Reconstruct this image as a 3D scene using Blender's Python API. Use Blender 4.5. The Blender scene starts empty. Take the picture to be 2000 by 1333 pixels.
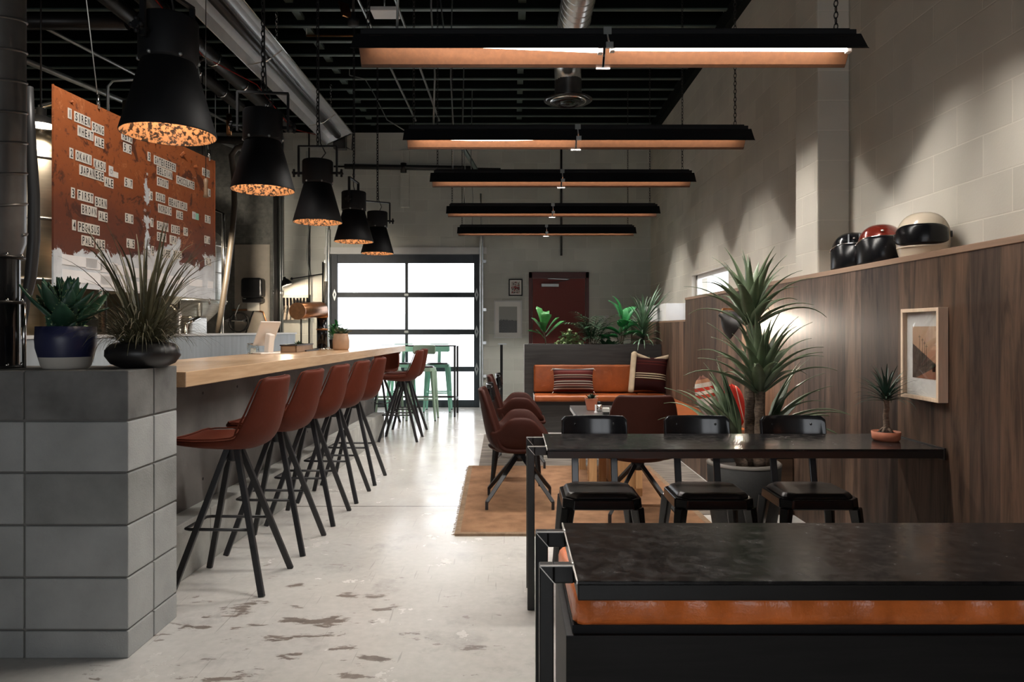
import bpy, bmesh, math, random
from mathutils import Vector, Matrix, Euler
PI = math.pi
sc = bpy.context.scene
COL = sc.collection
V = Vector
CAMH, F0, VX, VY = 1.288, 1389.0, 1003.0, 645.0
def P(px, py, d):
    """world point that sits at distance d along +Y on the sight line of a photo pixel"""
    return V(((px - VX) * d / F0, d, CAMH - (py - VY) * d / F0))
class MB:
    """collects shapes, then links them as ONE mesh object"""
    def __init__(s): s.v = []; s.f = []; s.sm = []
    def add(s, vs, fs, smooth=False, M=None):
        b = len(s.v)
        for p in vs: s.v.append((M @ V(p)) if M is not None else V(p))
        for f in fs: s.f.append(tuple(i + b for i in f)); s.sm.append(smooth)
        return s
    def box(s, a, b, M=None):
        x0, y0, z0 = a; x1, y1, z1 = b
        vs = [(x0,y0,z0),(x1,y0,z0),(x1,y1,z0),(x0,y1,z0),(x0,y0,z1),(x1,y0,z1),(x1,y1,z1),(x0,y1,z1)]
        return s.add(vs, [(3,2,1,0),(4,5,6,7),(0,1,5,4),(1,2,6,5),(2,3,7,6),(3,0,4,7)], False, M)
    def bar(s, p0, p1, w0, h0, w1=None, h1=None, up=(0,0,1)):
        """tapered rectangular bar from p0 to p1"""
        p0 = V(p0); p1 = V(p1); w1 = w1 or w0; h1 = h1 or h0
        d = (p1 - p0).normalized(); u = V(up)
        if abs(d.dot(u)) > .95: u = V((0,1,0))
        r = d.cross(u).normalized(); u = r.cross(d)
        vs = []
        for p, w, h in ((p0,w0,h0),(p1,w1,h1)):
            for a, b in ((-1,-1),(1,-1),(1,1),(-1,1)): vs.append(p + r*a*w/2 + u*b*h/2)
        return s.add(vs, [(3,2,1,0),(4,5,6,7),(0,1,5,4),(1,2,6,5),(2,3,7,6),(3,0,4,7)])
    def tube(s, pts, r, n=8, cap=True, closed=False, smooth=True):
        pts = [V(p) for p in pts]; k = len(pts)
        rs = r if isinstance(r, (list, tuple)) else [r]*k
        vs, fs = [], []; prev = None
        for i, p in enumerate(pts):
            if closed: t = pts[(i+1) % k] - pts[i-1]
            else: t = pts[min(i+1,k-1)] - pts[max(i-1,0)]
            t = t.normalized() if t.length > 1e-9 else V((0,0,1))
            if prev is None:
                a = V((0,0,1)) if abs(t.z) < .9 else V((1,0,0)); nn = t.cross(a).normalized()
            else:
                nn = prev - t*prev.dot(t); nn = nn.normalized() if nn.length > 1e-6 else t.orthogonal().normalized()
            prev = nn; bb = t.cross(nn)
            for j in range(n):
                a = 2*PI*j/n; vs.append(p + (nn*math.cos(a) + bb*math.sin(a))*rs[i])
        m = k if closed else k-1
        for i in range(m):
            for j in range(n):
                a = i*n+j; b = i*n+(j+1)%n; c = ((i+1)%k)*n+(j+1)%n; d = ((i+1)%k)*n+j
                fs.append((a,b,c,d))
        if cap and not closed:
            s.add(vs, fs, smooth); b = len(s.v)-len(vs)
            s.f += [tuple(b+j for j in range(n-1,-1,-1)), tuple(b+(k-1)*n+j for j in range(n))]; s.sm += [False, False]; return s
        return s.add(vs, fs, smooth)
    def lathe(s, prof, n=32, M=None, smooth=True, sx=1, sy=1):
        """prof: (r, z) from bottom to top; r = 0 closes the end"""
        vs, fs, rings = [], [], []
        for r, z in prof:
            if r < 1e-6: rings.append([len(vs)]); vs.append((0,0,z))
            else:
                rings.append([len(vs)+j for j in range(n)])
                for j in range(n):
                    a = 2*PI*j/n; vs.append((r*math.cos(a)*sx, r*math.sin(a)*sy, z))
        for A, B in zip(rings, rings[1:]):
            for j in range(n):
                k = (j+1) % n
                if len(A) == 1 and len(B) == 1: continue
                if len(A) == 1: fs.append((A[0], B[k], B[j]))
                elif len(B) == 1: fs.append((A[j], A[k], B[0]))
                else: fs.append((A[j], A[k], B[k], B[j]))
        return s.add(vs, fs, smooth, M)
    def prism(s, poly, d, M=None, smooth=False):
        """2-D polygon in local x,z extruded by d along local y"""
        n = len(poly)
        vs = [(x,0,z) for x,z in poly] + [(x,d,z) for x,z in poly]
        fs = [tuple(range(n)), tuple(range(2*n-1,n-1,-1))]
        for i in range(n):
            j = (i+1)%n; fs.append((i, i+n, j+n, j))
        return s.add(vs, fs, smooth, M)
    def grid(s, fn, nu, nv, smooth=True, M=None):
        vs = [fn(i/nu, j/nv) for i in range(nu+1) for j in range(nv+1)]
        fs = []
        for i in range(nu):
            for j in range(nv):
                a = i*(nv+1)+j; fs.append((a, a+1, a+nv+2, a+nv+1))
        return s.add(vs, fs, smooth, M)
    def ball(s, c, r, n=12, m=8, sc3=(1,1,1)):
        prof = [(max(0,math.sin(PI*i/m))*r, -math.cos(PI*i/m)*r) for i in range(m+1)]
        prof[0] = (0,-r); prof[-1] = (0,r)
        M = Matrix.Translation(V(c)) @ Matrix.Diagonal((sc3[0],sc3[1],sc3[2],1))
        return s.lathe(prof, n, M)
    def build(s, name, mat, parent=None, bevel=0, seg=2, sub=0, solid=0, soloff=-1, loc=None, rotz=0):
        me = bpy.data.meshes.new(name)
        me.from_pydata([tuple(p) for p in s.v], [], s.f)
        me.polygons.foreach_set('use_smooth', s.sm)
        me.update()
        o = bpy.data.objects.new(name, me); COL.objects.link(o)
        if mat: me.materials.append(mat)
        if solid:
            m = o.modifiers.new('Solid','SOLIDIFY'); m.thickness = solid; m.offset = soloff
        if bevel:
            m = o.modifiers.new('Bevel','BEVEL'); m.width = bevel; m.segments = seg; m.limit_method = 'ANGLE'; m.angle_limit = .6
        if sub:
            m = o.modifiers.new('Sub','SUBSURF'); m.levels = sub; m.render_levels = sub
        if parent: o.parent = parent
        if loc is not None: o.location = loc
        if rotz: o.rotation_euler.z = rotz
        return o
def recalc(o):
    bm = bmesh.new(); bm.from_mesh(o.data); bmesh.ops.recalc_face_normals(bm, faces=bm.faces); bm.to_mesh(o.data); bm.free()
    return o
def tag(o, label=None, cat=None, group=None, kind=None):
    if label: o['label'] = label
    if cat: o['category'] = cat
    if group: o['group'] = group
    if kind: o['kind'] = kind
    return o
def thing(name, label, cat, loc=(0,0,0), rotz=0, group=None):
    o = bpy.data.objects.new(name, None); COL.objects.link(o)
    o.location = loc; o.rotation_euler.z = rotz; o.empty_display_size = .1
    return tag(o, label, cat, group)
def struct(o, label=None, cat=None): return tag(o, label, cat, None, 'structure')
def kids(o): return [c for c in bpy.data.objects if c.parent == o]
def dup(o, parent=None, loc=None, rotz=None, label=None):
    c = o.copy(); COL.objects.link(c)
    if parent: c.parent = parent
    if loc is not None: c.location = loc
    if rotz is not None: c.rotation_euler.z = rotz
    if label: c['label'] = label
    for k in kids(o): dup(k, c)
    return c
def T(x, y, z): return Matrix.Translation((x,y,z))
def RZ(a): return Matrix.Rotation(a,4,'Z')
def RX(a): return Matrix.Rotation(a,4,'X')
def RY(a): return Matrix.Rotation(a,4,'Y')
def leaf(mb, base, az, el, L, w, droop=1.0, n=8, fold=.25, prof=None, twist=0):
    """arching strap leaf: leaves the base at azimuth az, elevation el, bending down by droop radians over its length"""
    p = V(base); prof = prof or (lambda t: (math.sin(PI*min(1,(t*.75+.25)))**.8)*(1 if t < .98 else 0))
    vs, fs = [], []
    for i in range(n+1):
        t = i/n; e = el - droop*t*t
        d = V((math.cos(az)*math.cos(e), math.sin(az)*math.cos(e), math.sin(e)))
        side = V((-math.sin(az+twist*t), math.cos(az+twist*t), 0)); up = side.cross(d) * -1
        ww = w*max(prof(t), .02)/2
        vs += [p + side*ww + up*ww*fold, p.copy(), p - side*ww + up*ww*fold]
        p = p + d*(L/n)
    for i in range(n):
        a = i*3; fs += [(a,a+3,a+4,a+1),(a+1,a+4,a+5,a+2)]
    mb.add(vs, fs, True)
def chain(mb, p0, p1, link=.03, r=.0025, n=4):
    p0 = V(p0); p1 = V(p1); d = p1-p0; L = d.length; k = max(1,int(L/(link*.78))); d = d.normalized()
    a = d.orthogonal().normalized(); b = d.cross(a)
    for i in range(k):
        c = p0 + d*(L*(i+.5)/k); s = a if i % 2 else b
        pts = [c + d*math.cos(2*PI*j/8)*link/2 + s*math.sin(2*PI*j/8)*link*.26 for j in range(8)]
        mb.tube(pts, r, n, False, True)
def rr(x0, z0, x1, z1, r, n=4):
    """rounded rectangle outline in x,z"""
    pts = []
    for cx, cz, a0 in ((x1-r,z1-r,0),(x0+r,z1-r,PI/2),(x0+r,z0+r,PI),(x1-r,z0+r,1.5*PI)):
        for i in range(n+1):
            a = a0 + PI/2*i/n; pts.append((cx+r*math.cos(a), cz+r*math.sin(a)))
    return pts
_tc = {}
def text_mesh(body, xs=1.0):
    """flat letters as (verts, faces); cap height about 0.7"""
    if (body, xs) in _tc: return _tc[(body, xs)]
    cu = bpy.data.curves.new('lettering', 'FONT'); cu.body = body; cu.resolution_u = 3; cu.offset = .016
    o = bpy.data.objects.new('lettering', cu); COL.objects.link(o)
    bpy.context.view_layer.update()
    me = o.evaluated_get(bpy.context.evaluated_depsgraph_get()).to_mesh()
    vs = [(v.co.x*xs, v.co.y) for v in me.vertices]; fs = [tuple(p.vertices) for p in me.polygons]
    o.to_mesh_clear() if False else None
    bpy.data.objects.remove(o); bpy.data.curves.remove(cu)
    _tc[(body, xs)] = (vs, fs); return vs, fs
# ---------------------------------------------------------------- materials
def new_mat(name):
    m = bpy.data.materials.new(name); m.use_nodes = True
    nt = m.node_tree; return m, nt, nt.nodes['Principled BSDF']
class N:
    """tiny node-graph helper"""
    def __init__(s, nt): s.t = nt
    def new(s, typ, **kw):
        n = s.t.nodes.new(typ)
        for k, v in kw.items():
            if hasattr(n, k) and not k.startswith('i_'): setattr(n, k, v)
        return n
    def link(s, a, b): s.t.links.new(a, b)
    def setin(s, sock, v):
        if hasattr(v, 'is_output'): s.link(v, sock)
        elif isinstance(v, (tuple, list)): sock.default_value = tuple(v) if len(v) == len(sock.default_value) else tuple(v)+(1,)
        else: sock.default_value = v
    def coord(s, scale=(1,1,1), which='Object'):
        tc = s.new('ShaderNodeTexCoord'); mp = s.new('ShaderNodeMapping'); mp.inputs['Scale'].default_value = scale
        s.link(tc.outputs[which], mp.inputs[0]); return mp.outputs[0]
    def noise(s, vec, scale=5, detail=4, rough=.55, dist=0):
        n = s.new('ShaderNodeTexNoise'); s.link(vec, n.inputs['Vector'])
        n.inputs['Scale'].default_value = scale; n.inputs['Detail'].default_value = detail
        n.inputs['Roughness'].default_value = rough; n.inputs['Distortion'].default_value = dist
        return n.outputs['Fac']
    def ramp(s, fac, stops):
        r = s.new('ShaderNodeValToRGB'); s.link(fac, r.inputs[0]); e = r.color_ramp.elements
        while len(e) < len(stops): e.new(.5)
        for el, (p, c) in zip(e, stops):
            el.position = p; el.color = c if len(c) == 4 else tuple(c)+(1,)
        return r.outputs[0]
    def mix(s, fac, a, b, mode='MIX'):
        m = s.new('ShaderNodeMix'); m.data_type = 'RGBA'; m.blend_type = mode
        s.setin(m.inputs[0], fac); s.setin(m.inputs[6], a); s.setin(m.inputs[7], b); return m.outputs[2]
    def math(s, op, a, b=0.0, clamp=False):
        m = s.new('ShaderNodeMath'); m.operation = op; m.use_clamp = clamp
        s.setin(m.inputs[0], a); s.setin(m.inputs[1], b); return m.outputs[0]
    def sep(s, vec):
        x = s.new('ShaderNodeSeparateXYZ'); s.link(vec, x.inputs[0]); return x.outputs
    def comb(s, x=0, y=0, z=0):
        c = s.new('ShaderNodeCombineXYZ')
        for i, v in enumerate((x,y,z)): s.setin(c.inputs[i], v)
        return c.outputs[0]
    def bump(s, h, strength=.3, dist=.01):
        b = s.new('ShaderNodeBump'); b.inputs['Strength'].default_value = strength; b.inputs['Distance'].default_value = dist
        s.link(h, b.inputs['Height']); return b.outputs[0]
def simple(name, col, rough=.5, metal=0.0, var=.0, vscale=8, bump=0.0, bscale=60, spec=.5, coat=0, stretch=(1,1,1), sheen=0):
    m, nt, b = new_mat(name); n = N(nt)
    b.inputs['Roughness'].default_value = rough; b.inputs['Metallic'].default_value = metal
    b.inputs['Specular IOR Level'].default_value = spec; b.inputs['Coat Weight'].default_value = coat
    b.inputs['Sheen Weight'].default_value = sheen
    vec = n.coord(stretch)
    f = n.noise(vec, vscale, 5)
    lo = tuple(c*(1-var) for c in col); hi = tuple(min(1,c*(1+var)) for c in col)
    n.link(n.ramp(f, [(.3,lo),(.7,hi)]), b.inputs['Base Color'])
    if bump: n.link(n.bump(n.noise(vec, bscale, 4), bump, .004), b.inputs['Normal'])
    return m
def emit(name, col, st):
    m, nt, b = new_mat(name); b.inputs['Base Color'].default_value = (.8,.8,.8,1)
    b.inputs['Emission Color'].default_value = tuple(col)+(1,); b.inputs['Emission Strength'].default_value = st; return m
def glass(name, tint=(1,1,1), gloss=.06, rough=.02):
    m, nt, b = new_mat(name); n = N(nt); out = nt.nodes['Material Output']; nt.nodes.remove(b)
    t = n.new('ShaderNodeBsdfTransparent'); t.inputs[0].default_value = tuple(tint)+(1,)
    g = n.new('ShaderNodeBsdfGlossy'); g.inputs['Roughness'].default_value = rough
    lw = n.new('ShaderNodeLayerWeight'); lw.inputs[0].default_value = .15
    mx = n.new('ShaderNodeMixShader'); n.link(n.math('ADD', n.math('MULTIPLY', lw.outputs['Fresnel'], gloss*2.0), gloss*.3, True), mx.inputs[0])
    n.link(t.outputs[0], mx.inputs[1]); n.link(g.outputs[0], mx.inputs[2]); n.link(mx.outputs[0], out.inputs[0]); return m
def block_wall(name, axis, raw_x=None, paint=(.36,.345,.31)):
    """painted concrete block laid in running bond; axis = which world axis runs along the wall"""
    m, nt, b = new_mat(name); n = N(nt)
    x, y, z = n.sep(n.coord())
    u = x if axis == 'X' else y
    vec = n.comb(u, z, 0)
    br = n.new('ShaderNodeTexBrick'); n.link(vec, br.inputs['Vector'])
    br.inputs['Scale'].default_value = 1; br.inputs['Brick Width'].default_value = .4064; br.inputs['Row Height'].default_value = .2032
    br.inputs['Mortar Size'].default_value = .0045; br.inputs['Mortar Smooth'].default_value = .4; br.inputs['Bias'].default_value = 0
    p = paint
    br.inputs['Color1'].default_value = (p[0]*.93,p[1]*.93,p[2]*.93,1); br.inputs['Color2'].default_value = (p[0]*1.06,p[1]*1.06,p[2]*1.06,1)
    br.inputs['Mortar'].default_value = (min(.9,p[0]*1.16),min(.9,p[1]*1.16),min(.9,p[2]*1.16),1)
    fine = n.noise(n.coord(), 90, 4); big = n.noise(n.coord(), 1.3, 3)
    col = n.mix(1, br.outputs['Color'], n.ramp(big, [(.3,(.86,.86,.86)),(.7,(1.06,1.05,1.03))]), 'MULTIPLY')
    if raw_x is not None:
        rawc = n.mix(1, br.outputs['Color'], n.ramp(n.noise(n.coord(), 14, 6), [(.3,(.20,.20,.20)),(.7,(.36,.35,.34))]), 'MULTIPLY')
        col = n.mix(n.math('LESS_THAN', x, raw_x), col, rawc)
    n.link(col, b.inputs['Base Color']); b.inputs['Roughness'].default_value = .62; b.inputs['Specular IOR Level'].default_value = .3
    h = n.math('ADD', n.math('MULTIPLY', br.outputs['Fac'], -1.0), n.math('MULTIPLY', fine, .22))
    n.link(n.bump(h, .55, .004), b.inputs['Normal']); return m
def plank_wall(name, base=(.145,.115,.095), w=.19, axis=1):
    """vertical grey-brown wood planks; every plank has its own tone and grain"""
    m, nt, b = new_mat(name); n = N(nt)
    sp = n.sep(n.coord()); u = sp[axis]; z = sp[2]
    br = n.new('ShaderNodeTexBrick'); n.link(n.comb(z, u, 0), br.inputs['Vector'])
    br.inputs['Scale'].default_value = 1; br.offset = 0; br.inputs['Brick Width'].default_value = 40; br.inputs['Row Height'].default_value = w
    br.inputs['Mortar Size'].default_value = .0012; br.inputs['Mortar Smooth'].default_value = .3
    br.inputs['Color1'].default_value = (.0,.0,.0,1); br.inputs['Color2'].default_value = (1,1,1,1); br.inputs['Mortar'].default_value = (.2,.2,.2,1)
    tone = n.ramp(br.outputs['Color'], [(0,(base[0]*.42,base[1]*.44,base[2]*.50)),(.3,(base[0]*1.05,base[1]*.95,base[2]*.85)),(.55,(base[0]*.58,base[1]*.61,base[2]*.68)),(.8,(base[0]*1.3,base[1]*1.26,base[2]*1.26)),(1,(base[0]*1.6,base[1]*1.4,base[2]*1.2))])
    gv = n.comb(n.math('MULTIPLY', u, 10), n.math('MULTIPLY', z, 1.0), n.math('MULTIPLY', br.outputs['Color'], 23))
    grain = n.noise(gv, 1.6, 6, .62, .6)
    fine = n.noise(n.comb(n.math('MULTIPLY', u, 240), n.math('MULTIPLY', z, 6), 0), 1, 3)
    col = n.mix(1, tone, n.ramp(grain, [(.30,(.20,.19,.21)),(.5,(.95,.95,.95)),(.72,(1.6,1.5,1.42))]), 'MULTIPLY')
    col = n.mix(.5, col, n.ramp(fine, [(.3,(.6,.6,.6)),(.7,(1.25,1.25,1.25))]), 'MULTIPLY')
    col = n.mix(n.math('MULTIPLY', br.outputs['Fac'], .75), col, (.02,.016,.013))
    n.link(col, b.inputs['Base Color']); b.inputs['Roughness'].default_value = .5; b.inputs['Specular IOR Level'].default_value = .2
    n.link(n.bump(n.math('SUBTRACT', n.math('MULTIPLY', fine, .25), br.outputs['Fac']), .4, .002), b.inputs['Normal']); return m
def wood(name, c1, c2, axis=1, rough=.4, scale=1.0, spec=.5):
    m, nt, b = new_mat(name); n = N(nt)
    s = [14*scale]*3; s[axis] = .9*scale
    g = n.noise(n.coord(tuple(s)), 1.5, 6, .6, .8)
    s2 = [150*scale]*3; s2[axis] = 5*scale
    f = n.noise(n.coord(tuple(s2)), 1, 3)
    col = n.mix(.35, n.ramp(g, [(.3,c1),(.7,c2)]), n.ramp(f, [(.3,(.7,.7,.7)),(.7,(1.1,1.1,1.1))]), 'MULTIPLY')
    n.link(col, b.inputs['Base Color']); b.inputs['Roughness'].default_value = rough; b.inputs['Specular IOR Level'].default_value = spec
    n.link(n.bump(f, .12, .001), b.inputs['Normal']); return m
def floor_mat():
    """pale painted concrete, scuffed and peeling, polished by wear"""
    m, nt, b = new_mat('worn_concrete_floor'); n = N(nt)
    c = n.coord(); x, y, z = n.sep(c)
    cl = n.noise(c, .9, 5, .6); fi = n.noise(c, 26, 5)
    base = n.ramp(cl, [(.3,(.50,.475,.445)),(.5,(.56,.54,.51)),(.7,(.60,.58,.555))])
    base = n.mix(.35, base, n.ramp(fi, [(.3,(.8,.8,.8)),(.7,(1.1,1.1,1.1))]), 'MULTIPLY')
    # scratches: thin stretched bands in two directions
    for ang, sc_, th in ((.5,(60,2.2,1),.022),(-.9,(50,1.6,1),.018),(1.45,(70,2.5,1),.02)):
        tc = n.new('ShaderNodeTexCoord'); mp = n.new('ShaderNodeMapping'); mp.inputs['Rotation'].default_value = (0,0,ang); mp.inputs['Scale'].default_value = sc_
        n.link(tc.outputs['Object'], mp.inputs[0]); s = n.noise(mp.outputs[0], 1, 2, .5, .3)
        msk = n.ramp(s, [(.715,(0,0,0)),(.735,(1,1,1))])
        base = n.mix(n.math('MULTIPLY', msk, .32), base, (.20,.18,.165))
    # peeled patches, only where a broad mask allows them
    pc = n.coord((1.0,2.6,1)); pn = n.noise(pc, 4.2, 9, .68, .2)
    bm_ = n.noise(c, .55, 2)
    near = n.math('SUBTRACT', 1.0, n.math('MULTIPLY', n.math('ABSOLUTE', n.math('SUBTRACT', y, 3.1)), .55), True)
    left = n.math('SUBTRACT', 1.0, n.math('MULTIPLY', n.math('ABSOLUTE', n.math('ADD', x, 1.0)), .6), True)
    wear = n.math('MULTIPLY', near, left)
    thr = n.math('ADD', n.math('MULTIPLY', wear, .15), n.math('MULTIPLY', bm_, .08))
    pm = n.ramp(n.math('ADD', pn, thr), [(.725,(0,0,0)),(.735,(1,1,1))])
    spots = n.ramp(n.noise(n.coord((9,14,1)), 1, 4, .6), [(.735,(0,0,0)),(.742,(1,1,1))])
    base = n.mix(pm, base, n.ramp(fi, [(.3,(.15,.125,.11)),(.7,(.24,.20,.175))]))
    base = n.mix(n.math('MULTIPLY', spots, .8), base, (.10,.085,.075))
    stain = n.ramp(n.noise(c, 2.3, 6, .7), [(.56,(1,1,1)),(.72,(.72,.71,.71))])
    base = n.mix(1, base, stain, 'MULTIPLY')
    jt = n.math('LESS_THAN', n.math('ABSOLUTE', n.math('SUBTRACT', y, 5.19)), .006)
    base = n.mix(jt, base, (.07,.04,.03))
    n.link(base, b.inputs['Base Color'])
    r = n.ramp(n.noise(c, 3.1, 6, .65), [(.3,(.13,.13,.13)),(.7,(.30,.30,.30))])
    r = n.mix(pm, r, (.34,.34,.34)); n.link(r, b.inputs['Roughness'])
    b.inputs['Specular IOR Level'].default_value = .6
    h = n.math('SUBTRACT', n.math('MULTIPLY', fi, .25), n.math('ADD', n.math('MULTIPLY', pm, .15), jt))
    n.link(n.bump(h, .25, .003), b.inputs['Normal']); return m
def speckled(name, c1, c2, scale, lo, hi, rough=.5, metal=0, rough2=None, spec=.5):
    m, nt, b = new_mat(name); n = N(nt); b.inputs['Specular IOR Level'].default_value = spec; f = n.noise(n.coord(), scale, 8, .65, .3)
    k = n.ramp(f, [(lo,(0,0,0)),(hi,(1,1,1))])
    n.link(n.mix(k, c1, c2), b.inputs['Base Color']); b.inputs['Metallic'].default_value = metal
    if rough2 is None: b.inputs['Roughness'].default_value = rough
    else: n.link(n.mix(k, (rough,)*3, (rough2,)*3), b.inputs['Roughness'])
    return m
def leather(name, col, rough=.35, scale=14, bump=.35, var=.3):
    m, nt, b = new_mat(name); n = N(nt); c = n.coord()
    f = n.noise(c, 5, 5, .6); g = n.noise(n.coord((1,1,1)), scale, 4, .6, 1.2); v = n.noise(c, 160, 2)
    col_ = n.ramp(f, [(.3,tuple(k*(1-var) for k in col)),(.7,tuple(min(1,k*(1+var)) for k in col))])
    kk_ = .35 if bump > .2 else .05
    col_ = n.mix(n.ramp(g, [(.62,(0,0,0)),(.72,(kk_,kk_,kk_))]), col_, tuple(min(1,k*1.5+.06) for k in col))
    n.link(col_, b.inputs['Base Color']); b.inputs['Roughness'].default_value = rough; b.inputs['Specular IOR Level'].default_value = .5 if rough < .45 else .12
    n.link(n.bump(n.math('ADD', g, n.math('MULTIPLY', v, .15)), bump, .006), b.inputs['Normal']); return m
def striped(name, stops, axis=2, rep=0, rough=.9):
    """woven cloth with colour bands along one object axis (generated 0..1)"""
    m, nt, b = new_mat(name); n = N(nt); g = n.sep(n.coord(which='Generated'))
    r = n.new('ShaderNodeValToRGB'); r.color_ramp.interpolation = 'CONSTANT'; n.link(g[axis], r.inputs[0]); e = r.color_ramp.elements
    while len(e) < len(stops): e.new(.5)
    for el, (p, c) in zip(e, stops): el.position = p; el.color = tuple(c)+(1,)
    w = n.noise(n.coord(), 220, 2)
    n.link(n.mix(.4, r.outputs[0], n.ramp(w, [(.3,(.6,.6,.6)),(.7,(1.2,1.2,1.2))]), 'MULTIPLY'), b.inputs['Base Color'])
    b.inputs['Roughness'].default_value = rough; b.inputs['Specular IOR Level'].default_value = .08; n.link(n.bump(w, .3, .003), b.inputs['Normal']); return m
def rust_board():
    """orange-brown paint peeling off a pale metal sheet; board-local x along, z up"""
    m, nt, b = new_mat('peeling_painted_sheet'); n = N(nt); c = n.coord(); x, y, z = n.sep(c)
    big = n.noise(c, 2.2, 8, .66, .3); fi = n.noise(c, 22, 6, .7)
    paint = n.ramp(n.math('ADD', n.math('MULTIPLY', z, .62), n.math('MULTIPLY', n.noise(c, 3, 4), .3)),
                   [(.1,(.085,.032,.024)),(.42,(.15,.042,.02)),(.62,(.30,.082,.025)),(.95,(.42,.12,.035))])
    paint = n.mix(n.ramp(fi, [(.56,(0,0,0)),(.64,(.75,.75,.75))]), paint, (.10,.036,.022))
    blot = n.noise(c, 5.5, 7, .7, .8)
    paint = n.mix(n.ramp(blot, [(.56,(0,0,0)),(.60,(.8,.8,.8))]), paint, (.055,.02,.014))
    paint = n.mix(n.ramp(n.noise(c, 3.4, 6, .75, 1.5), [(.60,(0,0,0)),(.612,(.9,.9,.9)),(.625,(0,0,0))]), paint, (.60,.24,.10))
    bare = n.ramp(n.noise(c, 9, 6), [(.3,(.56,.60,.64)),(.7,(.80,.85,.88))])
    edge = n.math('ADD', n.math('MULTIPLY', n.noise(c, 3.6, 9, .7, .6), .95), n.math('MULTIPLY', fi, .18))
    low = n.math('MULTIPLY', n.math('SUBTRACT', n.math('ADD', .36, n.math('MULTIPLY', x, .07)), z), 1.25)       # bare towards the bottom edge
    seam = n.math('SUBTRACT', .16, n.math('MULTIPLY', n.math('ABSOLUTE', n.math('SUBTRACT', x, .95)), 1.6))
    seam = n.math('MULTIPLY', seam, n.math('LESS_THAN', z, .9))
    patch = n.math('SUBTRACT', .2, n.math('MULTIPLY', n.math('ADD', n.math('ABSOLUTE', n.math('SUBTRACT', x, 1.36)), n.math('ABSOLUTE', n.math('SUBTRACT', z, .33))), .9))
    k = n.math('ADD', edge, n.math('MAXIMUM', n.math('MAXIMUM', low, seam), n.math('MAXIMUM', patch, 0.0)))
    mk = n.ramp(k, [(.735,(0,0,0)),(.75,(1,1,1))])
    n.link(n.mix(mk, paint, bare), b.inputs['Base Color']); b.inputs['Roughness'].default_value = .55
    n.link(n.bump(n.math('SUBTRACT', n.math('MULTIPLY', fi, .3), mk), .5, .003), b.inputs['Normal']); return m
def picture(name, kind):
    m, nt, b = new_mat(name); n = N(nt); g = n.coord(which='Generated'); x, y, z = n.sep(g)
    if kind == 'hill':
        k = n.ramp(n.math('ADD', z, n.math('MULTIPLY', n.noise(g, 7, 6, .7), .45)), [(.70,(0,0,0)),(.74,(1,1,1))])
        tr = n.ramp(n.noise(g, 26, 6, .7), [(.35,(.006,.006,.006)),(.65,(.10,.10,.09))])
        col = n.mix(k, tr, (.30,.30,.26))
    elif kind == 'red':
        k = n.ramp(n.noise(g, 3.2, 3, .5), [(.45,(0,0,0)),(.47,(1,1,1))]); k2 = n.ramp(n.noise(n.coord((1,2,1.4),'Generated'), 5, 3), [(.55,(0,0,0)),(.57,(1,1,1))])
        col = n.mix(k, (.30,.045,.035), (.55,.5,.45)); col = n.mix(k2, col, (.03,.025,.025))
    else:
        k = n.ramp(n.math('ADD', n.math('MULTIPLY', n.math('SUBTRACT', 1.0, y), 1.0), n.math('MULTIPLY', n.noise(g, 6, 5, .7), .5)), [(.74,(1,1,1)),(.78,(0,0,0))])
        up = n.ramp(z, [(.0,(.30,.12,.07)),(.25,(.34,.15,.09)),(.35,(.45,.22,.13)),(1,(.62,.42,.28))])
        hill = n.ramp(n.noise(g, 20, 6), [(.3,(.03,.02,.02)),(.7,(.14,.08,.06))])
        kk = n.math('MULTIPLY', n.math('LESS_THAN', z, n.math('ADD', .25, n.math('MULTIPLY', y, .42))), n.math('GREATER_THAN', z, n.math('SUBTRACT', n.math('MULTIPLY', n.math('SUBTRACT', 1.0, y), .3), .04)))
        col = n.mix(kk, up, hill)
    n.link(col, b.inputs['Base Color']); b.inputs['Roughness'].default_value = .5; return m
MT = {}
MT['floor'] = floor_mat()
MT['wall_x'] = block_wall('painted_block_back', 'X', -3.92, (.64,.65,.60))
MT['wall_y'] = block_wall('painted_block_side', 'Y', None, (.62,.585,.515))
MT['planks'] = plank_wall('grey_brown_planks', (.112,.073,.051))
MT['cap'] = wood('brown_wood_cap', (.20,.12,.075), (.30,.19,.125), 1, .5)
MT['ceiling'] = simple('dark_deck', (.006,.008,.007), .9, spec=.1)
MT['joist'] = simple('dark_joist_web', (.006,.008,.007), .8, spec=.1)
MT['flange'] = simple('green_grey_steel', (.072,.10,.088), .5, 0, .3, 3)
MT['block'] = simple('grey_concrete_block', (.33,.34,.335), .85, 0, .16, 3.5, .5, 120, .25)
MT['block_dark'] = simple('smooth_dark_concrete_block', (.165,.165,.16), .8, 0, .3, 6, .25, 90, .25)
MT['block_mid'] = simple('mid_grey_concrete_block', (.26,.265,.26), .85, 0, .2, 4, .5, 120, .25)
MT['mortar'] = simple('mortar', (.17,.165,.155), .9, 0, .1)
MT['concrete'] = simple('poured_concrete', (.125,.118,.112), .55, 0, .38, 2.6, .2, 40, .4)
MT['plinth'] = simple('pale_concrete', (.34,.34,.32), .8, 0, .2, 5, .4, 80, .3)
MT['maple'] = wood('maple_counter', (.50,.32,.185), (.66,.46,.29), 1, .22)
MT['maple_front'] = MT['maple']
MT['saddle'] = leather('russet_upholstery', (.083,.0175,.0088), .6, 20, .12, .12)
MT['tub'] = leather('dark_brown_upholstery', (.031,.0078,.0048), .6, 20, .12, .12)
MT['orange'] = leather('orange_tan_leather', (.30,.075,.018), .32, 9, .6, .3)
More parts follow.
